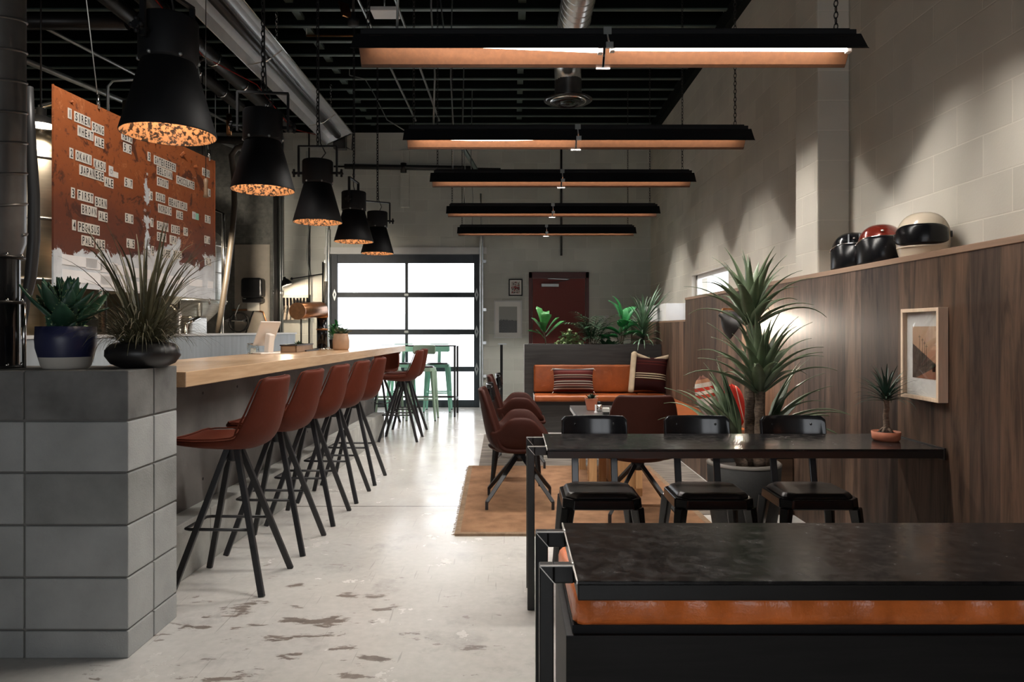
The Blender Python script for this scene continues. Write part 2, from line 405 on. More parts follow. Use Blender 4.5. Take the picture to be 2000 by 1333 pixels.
MT['benchleather'] = leather('brightened_orange_leather', (.76,.19,.042), .28, 7, 1.0, .3)  # same orange leather, lightened to offset the table's shade on the cushion
MT['black'] = simple('black_powder_coat', (.012,.012,.014), .45, 0, .1)
MT['gloss'] = simple('black_gloss_enamel', (.006,.006,.007), .16, 0, .1)
MT['pad'] = simple('black_seat_leather', (.018,.015,.014), .33, 0, .2, 20, .1, 120)
MT['matt_black'] = simple('matt_black_metal', (.007,.0075,.009), .6, 0, .1, spec=.3)
MT['steeltop'] = speckled('waxed_dark_steel', (.009,.0088,.0095), (.022,.019,.018), 26, .42, .72, .13, .0, .3, .3)
MT['tubesteel'] = simple('dark_square_tube', (.011,.010,.0095), .34, .2, .3, 5)
MT['weld'] = simple('ground_weld', (.62,.58,.54), .35, .8)
MT['benchblack'] = wood('black_stained_wood', (.008,.0078,.0078), (.016,.015,.015), 0, .55, 1, .3)
MT['darkwood'] = wood('charcoal_wood', (.022,.021,.02), (.05,.047,.045), 0, .5)
MT['copper_in'] = speckled('dusty_copper_paint', (.040,.0135,.0034), (.060,.022,.0068), 40, .4, .75, .5)
MT['copper_spot'] = speckled('speckled_copper_leaf', (.25,.118,.05), (.012,.006,.003), 52, .49, .54, .4)
MT['brass'] = simple('brushed_copper_brass', (.55,.27,.13), .28, 1, .15, 30, stretch=(1,1,1))
MT['steel'] = simple('brushed_stainless', (.55,.53,.49), .3, 1, .12, 6, stretch=(1,1,12))
MT['brew'] = simple('warm_stainless_tank', (.60,.50,.36), .28, 1, .12, 4, stretch=(1,1,6))
MT['galv'] = simple('galvanised_duct', (.66,.68,.68), .3, .95, .2, 8)
MT['foil'] = simple('bright_aluminium', (.9,.91,.92), .34, .7, .1, 3)
MT['ductblack'] = simple('black_spiral_duct', (.13,.128,.125), .36, .6, .35, 4)
MT['pipe'] = simple('black_iron_pipe', (.03,.028,.027), .38, .6, .2)
MT['conduit'] = simple('silver_conduit', (.42,.44,.43), .35, .8, .1)
MT['white'] = simple('white_paint', (.72,.72,.71), .5, 0, .03)
MT['cream'] = simple('cream_letter_tile', (.74,.71,.64), .55, 0, .06, 20)
MT['ink'] = simple('black_lettering', (.012,.011,.01), .6)
MT['sheetwhite'] = simple('white_blank_tile', (.92,.92,.92), .5, 0, .04)
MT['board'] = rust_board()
MT['backer'] = simple('cream_wall_panel', (.46,.41,.34), .6, 0, .08)
MT['shiplap'] = simple('pale_blue_grey_boards', (.36,.40,.43), .55, 0, .12, 3, stretch=(1,6,.6))
MT['teal'] = simple('blue_black_door_frame', (.035,.045,.058), .5, 0, .15)
MT['hinge'] = simple('zinc_hinge', (.42,.44,.44), .4, .7)
MT['pane'] = glass('clear_glass', (1,1,1), .06)
MT['glazing'] = glass('matt_picture_glass', (1,1,1), .008, .1)
MT['glass'] = glass('drinking_glass', (.93,.95,.95), .25)
MT['reddoor'] = simple('oxblood_door_paint', (.135,.014,.008), .55, 0, .06, 2)
MT['redframe'] = simple('oxblood_frame_paint', (.075,.014,.011), .45)
MT['green'] = simple('sage_green_metal', (.30,.42,.32), .4, 0, .08)
MT['mint'] = simple('mint_green_metal', (.30,.66,.52), .4, 0, .06)
MT['lightwood'] = wood('pale_oak_frame', (.62,.46,.32), (.74,.58,.43), 2, .45, 2)
MT['ply'] = wood('orange_plywood', (.42,.23,.10), (.55,.32,.15), 2, .45, 2)
MT['greytop'] = simple('grey_laminate', (.06,.057,.055), .3, 0, .1)
MT['mat'] = simple('white_mat_board', (.86,.84,.80), .8)
MT['pic_hill'] = picture('hillside_print', 'hill'); MT['pic_red'] = picture('red_poster_print', 'red'); MT['pic_street'] = picture('desert_street_print', 'street')
MT['jute'] = simple('woven_jute', (.25,.137,.078), .95, 0, .25, 7, .8, 190, .1)
MT['juteedge'] = simple('jute_border', (.22,.15,.10), .95, 0, .2, 30, .6, 120, .1)
def rag():
    m, nt, b = new_mat('grey_rag_weave'); n = N(nt)
    f = n.noise(n.coord((2.2,46,1)), 1, 4, .6)
    n.link(n.ramp(f, [(.3,(.025,.02,.018)),(.5,(.12,.10,.085)),(.62,(.22,.195,.165)),(.8,(.09,.06,.045))]), b.inputs['Base Color'])
    b.inputs['Roughness'].default_value = .95; n.link(n.bump(f, .6, .008), b.inputs['Normal']); return m
MT['rag'] = rag()
MT['terracotta'] = simple('terracotta', (.42,.135,.07), .7, 0, .12)
MT['tanpot'] = simple('tan_stoneware', (.43,.27,.17), .6, 0, .14, 10)
MT['blue'] = simple('navy_glaze', (.022,.026,.075), .38, 0, .1)
MT['potwhite'] = simple('off_white_glaze', (.60,.56,.50), .5)
MT['blackpot'] = simple('black_ceramic', (.014,.013,.013), .4)
MT['stonepot'] = simple('grey_fibre_cement', (.017,.0165,.016), .7, 0, .2, 12, .2, spec=.3)
MT['stonerim'] = simple('worn_pot_rim', (.13,.115,.10), .6)
MT['soil'] = simple('potting_soil', (.02,.014,.01), .95, 0, .5, 60, .8, 80)
MT['bark'] = simple('rough_palm_bark', (.15,.105,.075), .9, 0, .5, 40, .8, 70, stretch=(1,1,3))
def leafm(name, c, rough=.4, var=.35, sp=.5):
    m = simple(name, c, rough, 0, var, 9, .15, 40, sp); return m
MT['yucca'] = leafm('dusty_green_leaf', (.095,.128,.072)); MT['agave'] = leafm('deep_green_succulent', (.03,.085,.05), .35)
MT['grass'] = simple('olive_bronze_blade', (.085,.08,.042), .5, 0, .55, 14); MT['fiddle'] = leafm('fresh_green_leaf', (.05,.20,.055)); MT['variegated'] = leafm('pale_green_leaf', (.24,.33,.15))
MT['fern'] = leafm('dark_fern_leaf', (.028,.085,.038)); MT['philo'] = leafm('bright_green_leaf', (.035,.26,.075)); MT['spider'] = leafm('striped_green_leaf', (.13,.23,.14), .4, .6)
MT['darkleaf'] = leafm('small_dark_leaf', (.02,.045,.03)); MT['jade'] = leafm('grey_green_succulent', (.10,.16,.10))
MT['stem'] = simple('brown_stem', (.07,.05,.03), .8)
MT['plasticblack'] = simple('black_plastic', (.012,.012,.013), .3)
MT['ivory'] = simple('ivory_helmet_shell', (.66,.56,.43), .18, 0, .03, coat=.6)
MT['visor'] = simple('black_visor', (.004,.004,.005), .26, spec=.25)
MT['redshell'] = simple('dark_red_flake', (.16,.018,.010), .2, .3, .15, 60, coat=.8)
MT['chrome'] = simple('chrome_trim', (.75,.73,.7), .15, 1)
MT['tablet'] = simple('white_plastic', (.74,.70,.66), .35)
MT['woodbox'] = wood('walnut_tray', (.17,.10,.055), (.26,.16,.09), 0, .5)
MT['hose'] = simple('tan_rubber_hose', (.065,.05,.034), .45, 0, .15)
MT['hoseblack'] = simple('black_rubber_hose', (.02,.02,.02), .45)
MT['outground'] = simple('pale_yard_concrete', (.78,.78,.78), .9, 0, .03)
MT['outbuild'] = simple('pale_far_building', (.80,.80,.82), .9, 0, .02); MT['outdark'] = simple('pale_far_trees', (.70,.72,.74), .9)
MT['tube_lit'] = emit('lit_fluorescent_tube', (1,.93,.82), 9)
MT['bulb'] = emit('warm_bulb', (1,.82,.62), 10)
MT['lampwhite'] = emit('lit_white_enamel', (1,.95,.86), 2.2)
MT['kilim'] = striped('kilim_stripes', [(0,(0.079,0.014,0.012)),(.1,(0.324,0.288,0.245)),(.15,(0.029,0.009,0.009)),(.2,(0.216,0.158,0.130)),(.25,(0.094,0.018,0.014)),(.30,(0.302,0.259,0.216)),(.34,(0.036,0.010,0.009)),(.40,(0.360,0.324,0.274)),(.44,(0.072,0.016,0.013)),(.52,(0.022,0.009,0.009)),(.57,(0.202,0.115,0.094)),(.61,(0.043,0.012,0.010)),(.66,(0.238,0.194,0.158)),(.70,(0.086,0.016,0.014)),(.80,(0.115,0.036,0.032)),(.88,(0.036,0.022,0.022)),(.94,(0.360,0.331,0.302))])
MT['maroon'] = striped('maroon_stripes', [(0,(.022,.006,.006)),(.28,(.026,.006,.005)),(.34,(.40,.32,.22)),(.365,(.02,.006,.006)),(.40,(.40,.32,.22)),(.425,(.02,.006,.006)),(.46,(.40,.32,.22)),(.485,(.028,.006,.006)),(.72,(.055,.01,.008)),(.75,(.026,.006,.006)),(.8,(.055,.01,.008)),(.83,(.022,.006,.006))])
MT['beige'] = simple('beige_linen', (.40,.31,.21), .9, 0, .1, 20, .4, 150)
MT['patch'] = striped('patchwork_cloth', [(0,(.20,.19,.18)),(.22,(.15,.14,.14)),(.3,(.33,.31,.29)),(.48,(.30,.05,.03)),(.56,(.55,.5,.45)),(.64,(.40,.045,.03)),(.72,(.5,.47,.42)),(.82,(.38,.2,.12)),(.9,(.2,.1,.08))])
MT['redcloth'] = striped('red_striped_cloth', [(0,(.24,.018,.012)),(.3,(.35,.28,.23)),(.34,(.24,.018,.012)),(.6,(.05,.01,.01)),(.66,(.24,.018,.012))], 1)
# ---------------------------------------------------------------- the room
BW = 11.82                         # back wall
XR, XW, XL = 2.28, 1.95, -7.2      # right wall, wood panelling face, far left wall
ZC = 4.6; YB = -4.2
def wall_with_holes(name, mat, axis, at, thick, u0, u1, z1, holes):
    """solid wall with rectangular openings; axis = direction the wall runs in"""
    mb = MB(); us = sorted({u0, u1, *[h[0] for h in holes], *[h[1] for h in holes]}); zs = sorted({0, z1, *[h[2] for h in holes], *[h[3] for h in holes]})
    for a, b in zip(us, us[1:]):
        for c, d in zip(zs, zs[1:]):
            if any(h[0] <= (a+b)/2 <= h[1] and h[2] <= (c+d)/2 <= h[3] for h in holes): continue
            if axis == 'X': mb.box((a, at, c), (b, at+thick, d))
            else: mb.box((at, a, c), (at+thick, b, d))
    o = mb.build(name, mat)
    bm = bmesh.new(); bm.from_mesh(o.data); bmesh.ops.remove_doubles(bm, verts=bm.verts, dist=1e-5)
    seen = {}
    for f in bm.faces: seen.setdefault(tuple(sorted(v.index for v in f.verts)), []).append(f)
    bmesh.ops.delete(bm, geom=[f for v in seen.values() if len(v) > 1 for f in v], context='FACES')
    bm.to_mesh(o.data); bm.free(); return o
struct(MB().box((XL, YB, -.2), (XR+.2, BW+.22, 0)).build('floor', MT['floor']), 'worn pale concrete floor with scratches and peeled paint', 'floor')
DX0, DX1, DZ = -3.04, -.567, 2.55      # roll-up glass door
RX0, RX1, RZ1 = .255, 1.251, 2.25      # red door
struct(wall_with_holes('wall_back', MT['wall_x'], 'X', BW, .2, XL, XR+.2, 5.1, [(DX0,DX1,0,DZ)]), 'painted grey concrete block wall at the far end', 'wall')
WY0, WY1, WZ0, WZ1 = 7.55, 9.1, 1.15, 1.985
struct(wall_with_holes('wall_right', MT['wall_y'], 'Y', XR, .2, YB, BW, 5.1, [(WY0,WY1,WZ0,WZ1)]), 'painted concrete block wall above the wood panelling', 'wall')
struct(MB().box((XL-.2, YB, 0), (XL, BW+.2, 5.1)).build('wall_left', MT['wall_y']), 'block wall behind the brewing tanks', 'wall')
RWX0, RWX1, RWZ0, RWZ1 = -2.3, 1.8, .5, 2.5  # rear window added out of view, sized for the front fill light
struct(wall_with_holes('wall_front', MT['wall_x'], 'X', YB-.2, .2, XL-.2, XR+.2, 5.1, [(RWX0,RWX1,RWZ0,RWZ1)]), 'block wall behind the viewer', 'wall')
# pilaster on the right wall
struct(MB().box((2.06, 4.82, 0), (XR, 5.2, 4.62)).build('pillar', MT['wall_y'], bevel=.012), 'block pilaster on the right wall', 'pillar')
# ceiling: dark deck on steel joists
ceil = struct(MB().box((XL, YB, 5.0), (XR+.2, BW+.2, 5.12)).build('ceiling', MT['ceiling']), 'dark open ceiling with steel joists', 'ceiling')
y = -3.6
while y < BW - .15:
    j = MB().box((XL, y-.01, ZC), (XR, y+.01, 5.0)).build('joist', MT['joist'], ceil)
    MB().box((XL, y-.026, ZC-.014), (XR, y+.026, ZC)).build('joist_flange', MT['flange'], j)
    y += .405
MB().box((2.2, YB, 4.45), (XR, BW, 4.62)).build('ledger_beam', MT['ceiling'], ceil)
MB().box((XL, BW-.05, 4.57), (XR, BW, 5.0)).build('end_beam', MT['ceiling'], ceil)
for X in (.05, -2.35):
    MB().box((X, 5.2, ZC+.06), (X+.08, BW-.1, ZC+.1)).build('bridging_strap', MT['flange'], ceil)
# wood panelling along the right wall, stepping down near the back
pn = struct(MB().box((XW, YB, 0), (2.05, 8.07, 1.625)).build('trim_1', MT['planks']), 'tall grey-brown plank panelling along the right wall', 'panelling')
struct(MB().box((XW-.006, YB, 1.625), (XR, 8.075, 1.655)).build('trim_2', MT['cap'], bevel=.003), 'brown wood ledge on top of the panelling', 'ledge')
struct(MB().box((XW, 8.07, 0), (2.05, BW, 1.385)).build('trim_3', MT['planks']), 'lower stretch of plank panelling near the back wall', 'panelling')
struct(MB().box((XW, 8.076, 1.385), (XR, BW, 1.405)).build('trim_4', MT['cap']), 'lower wood ledge near the back wall', 'ledge')
struct(MB().box((1.97, 9.2, 1.405), (XR, BW, 1.635)).build('trim_5', MT['white'], bevel=.006), 'white boxed ledge under the side window', 'ledge')
# side window
w1 = MB()
for a, b in (((XR+.06,WY0,WZ0),(XR+.12,WY0+.05,WZ1)), ((XR+.06,WY1-.05,WZ0),(XR+.12,WY1,WZ1)), ((XR+.06,WY0,WZ1-.05),(XR+.12,WY1,WZ1)), ((XR+.06,WY0,WZ0),(XR+.12,WY1,WZ0+.05))): w1.box(a, b)
win = struct(w1.build('window_1', MT['white']), 'white framed window in the right wall', 'window')
MB().box((XR+.085,WY0+.04,WZ0+.04),(XR+.09,WY1-.04,WZ1-.04)).build('pane', MT['pane'], win)
w2 = MB()
for a, b in (((RWX0,YB-.14,RWZ0),(RWX0+.06,YB-.06,RWZ1)), ((RWX1-.06,YB-.14,RWZ0),(RWX1,YB-.06,RWZ1)), ((RWX0,YB-.14,RWZ1-.06),(RWX1,YB-.06,RWZ1)), ((RWX0,YB-.14,RWZ0),(RWX1,YB-.06,RWZ0+.06)), ((-.38,YB-.14,RWZ0),(-.32,YB-.06,RWZ1))): w2.box(a, b)
win2 = struct(w2.build('window_2', MT['teal']), 'added window behind the viewer, letting in daylight', 'window')
MB().box((RWX0,YB-.11,RWZ0),(RWX1,YB-.105,RWZ1)).build('pane', MT['pane'], win2)
# roll-up glass door
dy0, dy1 = BW+.03, BW+.08
def zpx(py, s=117.5): return CAMH - (py-VY)/s
def xpx(px, s=117.5): return (px-VX)/s
door = thing('door_1', 'roll-up glass door with dark frame in the back wall', 'door'); door['kind'] = 'structure'
cols = [DX0, xpx(658), xpx(790.5), xpx(796), xpx(925.5), DX1]
rows = [DZ, zpx(514), zpx(571.3), zpx(581), zpx(643.7), zpx(654), zpx(717), zpx(726.5), zpx(782.5), 0.0]
MB().box((cols[0],dy0,0),(cols[1],dy1,DZ)).build('stile', MT['teal'], door, .004); MB().box((cols[4],dy0,0),(cols[5],dy1,DZ)).build('stile', MT['teal'], door, .004)
MB().box((cols[2],dy0+.004,rows[8]),(cols[3],dy1,rows[1])).build('mullion', MT['teal'], door, .004)
for k, (t, u) in enumerate(((rows[0],rows[1]),(rows[2],rows[3]),(rows[4],rows[5]),(rows[6],rows[7]),(rows[8],rows[9]))):
    MB().box((cols[1],dy0+.002,u),(cols[4],dy1,t)).build('rail', MT['teal'], door, .004)
for k in range(4):
    for a, b in ((1,2),(3,4)):
        MB().box((cols[a],dy0+.02,rows[k*2+2]),(cols[b],dy0+.026,rows[k*2+1])).build('pane', MT['pane'], door)
for zz in (rows[2]-.04, rows[4]-.04, rows[6]-.04):
    for xx in (cols[4]+.045, cols[1]-.045):
        h = MB().prism([(-.035,0),(0,.11),(.035,0),(0,-.11)], .008, T(xx, dy0-.01, zz)).build('hinge', MT['hinge'], door, .002)
        MB().prism([(-.012,0),(0,.04),(.012,0),(0,-.04)], .004, T(xx, dy0-.015, zz)).build('hinge_plate', MT['teal'], h)
    MB().box(((cols[2]+cols[3])/2-.035,dy0-.012,zz-.02),((cols[2]+cols[3])/2+.035,dy0,zz+.02)).build('hinge', MT['hinge'], door, .003)
for s, xx in ((-1, DX0-.035), (1, DX1+.035)):
    MB().box((xx-.03,BW-.07,0),(xx+.03,BW,2.95)).build('track', MT['galv'], door, .004)
    MB().tube([(xx+s*.0,BW-.09,0),(xx,BW-.09,3.0),(xx,BW-.3,3.5)], .014, 6).build('track_lip', MT['conduit'], door)
    for zz in (.5, 1.05, 1.6, 2.4): MB().box((xx-.02+s*.04,BW-.05,zz),(xx+.02+s*.06,BW,zz+.05)).build('track_bracket', MT['galv'], door)
MB().box((DX0-.1,BW-.03,DZ),(DX1+.12,BW,DZ+.11)).build('lintel_plate', MT['white'], door)
# red door
rd = thing('door_2', 'dark red steel door with closer in the back wall', 'door'); rd['kind'] = 'structure'
fr = MB(); fr.box((RX0,BW-.03,0),(RX0+.055,BW,RZ1)); fr.box((RX1-.055,BW-.03,0),(RX1,BW,RZ1)); fr.box((RX0,BW-.03,RZ1-.1),(RX1,BW,RZ1)); fr.build('door_frame', MT['redframe'], rd, .004)
MB().box((RX0+.062,BW-.018,.01),(RX1-.062,BW,RZ1-.106)).build('leaf', MT['reddoor'], rd, .003)
cl = MB().box((xpx(1057),BW-.08,zpx(561)),(xpx(1091),BW-.018,zpx(555))).build('door_closer', MT['hinge'], rd, .005)
MB().bar((xpx(1080),BW-.07,zpx(553)),(xpx(1112),BW-.06,zpx(547)),.015,.01).build('closer_arm', MT['pipe'], rd)
MB().bar((xpx(1112),BW-.06,zpx(547)),(xpx(1070),BW-.04,zpx(545)),.015,.01).build('closer_arm', MT['conduit'], rd)
MB().box((RX1-.14,BW-.05,.95),(RX1-.09,BW-.018,1.1)).build('door_handle', MT['hinge'], rd, .006)
# half wall behind the bar
hw = thing('partition', None, None); hw['kind'] = 'structure'; tag(hw, 'pale boarded half wall behind the bar', 'partition')
HWA = 0
MB().box((-2.97, 2.95, 0), (-2.87, 9.35, 1.235)).build('wall_boards', MT['shiplap'], hw)
MB().box((-2.985, 2.93, 1.235), (-2.855, 9.37, 1.255)).build('cap', MT['white'], hw)
MB().box((-4.2, 9.25, 0), (-2.97, 9.35, 1.235)).build('wall_boards', MT['shiplap'], hw)
MB().box((-7.0, 2.95, 0), (-2.97, 3.05, 1.235)).build('wall_boards', MT['shiplap'], hw)
# the yard outside
struct(MB().box((-60, BW+.25, -.15), (60, 90, -.08)).build('ground_outside', MT['outground']), 'pale yard outside the glass door', 'ground')
bo = thing('outside_building', 'pale low building far across the yard', 'building'); bo['kind'] = 'structure'
MB().box((-17, 60, -.1), (-5, 66, 2.1)).build('wall_block', MT['outbuild'], bo)
for i in range(9): MB().ball((-13.6+i*.85, 50+ (i%3)*.6, 1.5+.35*((i*7)%3)), .5+.12*((i*5)%3), 8, 6, (1,.7,.8)).build('shrub', MT['outdark'], bo)
# ---------------------------------------------------------------- things fixed to the back wall
def framed(name, label, x0, x1, z0, z1, y, fm, fw, matw, pic, depth=.03):
    t = thing(name, label, 'picture', ((x0+x1)/2, y, (z0+z1)/2))
    w, h = (x1-x0)/2, (z1-z0)/2; f = MB()
    for a, b in (((-w,-depth,-h),(-w+fw,0,h)),((w-fw,-depth,-h),(w,0,h)),((-w+fw,-depth,h-fw),(w-fw,0,h)),((-w+fw,-depth,-h),(w-fw,0,-h+fw))): f.box(a, b)
    f.build('frame', fm, t)
    MB().box((-w+fw,-depth*.5,-h+fw),(w-fw,-.001,h-fw)).build('mat_board', MT['mat'], t)
    MB().box((-w+fw+matw[0],-depth*.5-.002,-h+fw+matw[1]),(w-fw-matw[0],-depth*.5,h-fw-matw[2])).build('print', pic, t)
    MB().box((-w+fw,-depth*.8,-h+fw),(w-fw,-depth*.78,h-fw)).build('glazing', MT['glazing'], t)
    return t
framed('picture_frame', 'small black framed red print hanging above the white framed picture', xpx(993.5), xpx(1020.5), zpx(578.5), zpx(545.5), BW, MT['matt_black'], .018, (.025,.025,.025), MT['pic_red'])
framed('picture_frame', 'white framed hillside photograph with wide mat hanging beside the red door', xpx(965), xpx(1019.5), zpx(661), zpx(587.5), BW, MT['white'], .022, (.06,.07,.08), MT['pic_hill'])
sp = thing('wall_plate', 'pale blank notice plate on the back wall right of the red door', 'plate', ((xpx(1170)+xpx(1188.5))/2, BW, 1.41))
MB().box((-.08,-.012,-.12),(.08,0,.12)).build('plate', MT['white'], sp, .003)
t = thing('paper_towel_dispenser', 'black paper towel dispenser on the cream wall panel', 'dispenser', (xpx(500), BW-.02, zpx(568)))
MB().prism(rr(-.17,-.13,.17,.2,.05), -.2).build('cover', MT['plasticblack'], t, .03, 3)
MB().prism(rr(-.16,-.205,.16,-.13,.02), -.17).build('chute', MT['plasticblack'], t, .01)
MB().box((-.13,-.205,-.15),(-.08,-.2,-.14)).build('logo_plate', MT['chrome'], t)
MB().box((-.1,-.1,-.34),(.1,-.095,-.2)).build('paper_towel', MT['cream'], t)
tag(MB().box((xpx(459), BW-.022, 1.2), (xpx(528), BW-.002, zpx(478))).build('splash_panel', MT['backer'], None, .004), 'cream splash panel on the bare block wall behind the bar', 'panel')
t = thing('hose_coil', 'thin black hose coiled on the wall under the towel dispenser', 'hose', (xpx(470), BW-.03, zpx(630)))
MB().tube([(math.cos(a*.4)*.16, -.01-.002*a, math.sin(a*.4)*.16) for a in range(34)], .012, 6).build('coil', MT['hoseblack'], t)
MB().tube([(.1,-.02,-.2),(.2,-.02,.1),(.3,-.02,.35)], .012, 6).build('tail', MT['hoseblack'], t)
t = thing('wall_faucet', 'chrome wall faucet with two handles behind the bar', 'faucet', (xpx(466), BW-.02, zpx(627)))
MB().tube([(-.18,-.05,0),(.18,-.05,0)], .018, 8).build('body', MT['chrome'], t)
for s in (-1,1):
    k = MB().tube([(s*.14,-.05,0),(s*.14,-.1,.0)], .022, 8).build('valve', MT['chrome'], t); MB().bar((s*.14-.04,-.1,.0),(s*.14+.04,-.1,.03),.014,.014).build('lever', MT['chrome'], k)
MB().tube([(0,-.05,0),(.0,-.12,.1),(.1,-.2,.28)], .012, 8).build('spout', MT['chrome'], t)
t = thing('copper_pipe_run', 'thin copper pipe run on the wall under the towel dispenser', 'pipe', (0,0,0))
MB().tube([(xpx(455),BW-.03,zpx(606)),(xpx(500),BW-.03,zpx(606)),(xpx(515),BW-.03,zpx(610)),(xpx(521),BW-.03,zpx(628)),(xpx(521),BW-.03,1.2)], .014, 8).build('pipe', MT['brass'], t)
# conduits and column on the back wall left of the glass door
tag(MB().box((xpx(540), BW-.14, 0), (xpx(546), BW, 4.55)).build('steel_post', MT['pipe'], None, .004), 'slim dark steel post on the back wall where the paint begins', 'post')
for px, lab in ((536.5,'silver conduit running up just left of the dark steel post'),(549.5,'silver conduit running up just right of the dark steel post'),(553.5,'second silver conduit right of the dark steel post, carrying a junction sleeve')):
    c = thing('conduit', lab, 'conduit', (xpx(px), BW-.04, 0), 0)
    MB().tube([(0,0,.0),(0,0,4.5)], .016, 8).build('pipe', MT['conduit'], c)
    MB().tube([(0,0,1.86),(0,0,1.94)], .024, 8).build('sleeve', MT['galv'], c)
t = thing('conduit', 'dark conduit with a loose cable on the wall left of the glass door', 'conduit', (xpx(605), BW-.04, 0))
MB().tube([(0,0,1.0),(0,0,4.99)], .013, 8).build('pipe', MT['pipe'], t)
MB().tube([(-.08,-.02,3.6),(-.06,-.03,3.3),(.02,-.03,3.15),(0,-.03,2.9),(-.03,-.03,2.5),(.02,-.03,2.2)], .008, 6).build('cable', MT['conduit'], t)
t = thing('wall_pipe', 'black horizontal pipe with lagging high on the back wall', 'pipe', (0,0,0))
MB().tube([(xpx(655),BW-.1,zpx(328)),(xpx(978),BW-.1,zpx(333))], .016, 8).build('pipe', MT['pipe'], t)
MB().tube([(xpx(676),BW-.1,zpx(328)),(xpx(925),BW-.1,zpx(332))], .042, 10).build('lagging', MT['hoseblack'], t)
MB().tube([(xpx(790),BW-.1,zpx(322)),(xpx(790),BW-.1,zpx(340))], .05, 10).build('clamp', MT['pipe'], t)
tag(MB().box((xpx(783), BW-.06, zpx(406)), (xpx(800), BW, zpx(295))).build('beam_stub', MT['wall_x'], None, .004), 'painted vertical stub on the back wall crossing the black pipe', 'bracket')
tag(MB().tube([(xpx(1096), BW-.03, zpx(500)), (xpx(1096), BW-.03, 4.99)], .018, 8).build('conduit', MT['pipe']), 'painted conduit rising above the red door', 'conduit')
# tap handles on the wall
t = thing('tap_rack', 'row of black tap handles with chrome faucets on the back wall', 'beer taps', (xpx(580), BW, zpx(600)))
MB().box((-.23,-.03,-.22),(.22,0,.2)).build('backplate', MT['backer'], t, .004)
for i in range(8):
    x = -.19+i*.055; f = MB().bar((x,-.07,.02),(x+.004,-.09,.15),.026,.018,.036,.02,(0,1,0)).build('tap_handle', MT['gloss'], t, .003)
    MB().tube([(x,-.03,-.02),(x,-.08,-.03),(x-.01,-.11,-.1)], .011, 6).build('faucet', MT['chrome'], f)
# swing-arm lamp
t = thing('swing_arm_lamp', 'black swing-arm wall lamp with small dome shade lighting the tap wall', 'lamp', (xpx(632), BW-.05, zpx(536)))
MB().tube([(0,0,.2),(0,0,-.95)], .012, 8).build('post', MT['matt_black'], t)
MB().tube([(0,-.02,0),(-.42,-.3,-.1)], .009, 8).build('arm', MT['matt_black'], t)
MB().ball((-.42,-.3,-.1), .022).build('joint', MT['matt_black'], t)
LSW = V((xpx(632)-.5, BW-.05-.33, zpx(536)-.17))
MS = T(-.5,-.33,-.17) @ RY(-.35)
MB().lathe([(.085,-.04),(.082,0),(.05,.05),(.022,.075),(.02,.1),(0,.1)], 20, MS).build('shade', MT['matt_black'], t, solid=.003)
MB().ball(MS @ V((0,0,.0)), .028).build('bulb', MT['bulb'], t)
# white emergency light on the ceiling, stanchion
t = thing('ceiling_box', 'white flat box light under the joists above the nearest long fixture', 'fitting', (0,0,0))
d = 6.9; p = P(751, 25, d)
MB().box((p.x-.12, p.y-.1, p.z-.02),(p.x+.14,p.y+.1,p.z+.02)).build('housing', MT['white'], t, .006)
MB().tube([(p.x,p.y,p.z),(p.x,p.y,ZC)], .01, 6).build('stem', MT['conduit'], t)
t = thing('stanchion', 'slim black floor post with a flat top bar beside the planter', 'post', (xpx(979.5,126), 11.0, 0))
MB().bar((0,0,0),(0,0,1.06),.04,.04).build('post', MT['matt_black'], t)
MB().box((-.05,-.03,1.06),(.08,.03,1.08)).build('top_bar', MT['conduit'], t)
MB().box((-.09,-.09,0),(.09,.09,.012)).build('base_plate', MT['matt_black'], t)
# ---------------------------------------------------------------- block pier, bar and what stands on it
PY0, PY1 = 2.787, 3.19
t = thing('block_pier', 'grey concrete block pier at the near end of the bar', 'pier')
zc = [0, .1105, .3170, .5225, .7285, .9315, 1.128]; xs = [-1.510, -1.918, -2.326, -2.734]
for r in range(6):
    z0, z1 = zc[r], zc[r+1]
    for k in range(3):
        mb = MB(); g = .004; top = r == 5
        for (ya, yb) in ((PY0, (PY0+PY1)/2), ((PY0+PY1)/2, PY1)):
            mb.box((xs[k+1]+g, ya + (0 if ya == PY0 else g), z0 + (g if r else 0)), (xs[k]-g if k else xs[k], yb - (0 if yb == PY1 else g), z1 - (0 if top else g)))
        mb.build('concrete_block', MT['block_dark'] if top else MT['block_mid'] if (r*7+k*3) % 5 == 1 and k == 0 else MT['block'], t, .004)
MB().box((xs[3]+.012, PY0+.009, 0), (xs[0]-.009, PY1-.009, 1.12)).build('mortar_bed', MT['mortar'], t)
BA = -math.radians(1.6)
bar = thing('bar_counter', 'long pale maple bar counter on a poured concrete base', 'bar counter', (-1.57, 3.41, 0), BA)
MB().box((-.75, 0, 1.012), (0, 5.85, 1.087)).build('countertop', MT['maple'], bar, .004)
MB().box((-.66, -.15, .0), (-.262, 5.2, 1.011)).build('concrete_base', MT['concrete'], bar, .006)
hm = MB()
for i in range(11):
    for z in (.42, .62, .92):
        hm.tube([(-.2625, .25+i*.48, z), (-.2605, .25+i*.48, z)], .009, 8)
hm.build('tie_holes', MT['ink'], bar)
pm = MB()
for i in range(8): pm.box((-.262, -.1+i*.66, 0), (-.135, -.1+(i+1)*.66-.008, .295))
pm.build('plinth', MT['plinth'], bar, .006)
def bw(x, y, z=1.087): # bar-local to world
    return V((-1.57,3.41,0)) + Matrix.Rotation(BA,4,'Z') @ V((x,y,z))
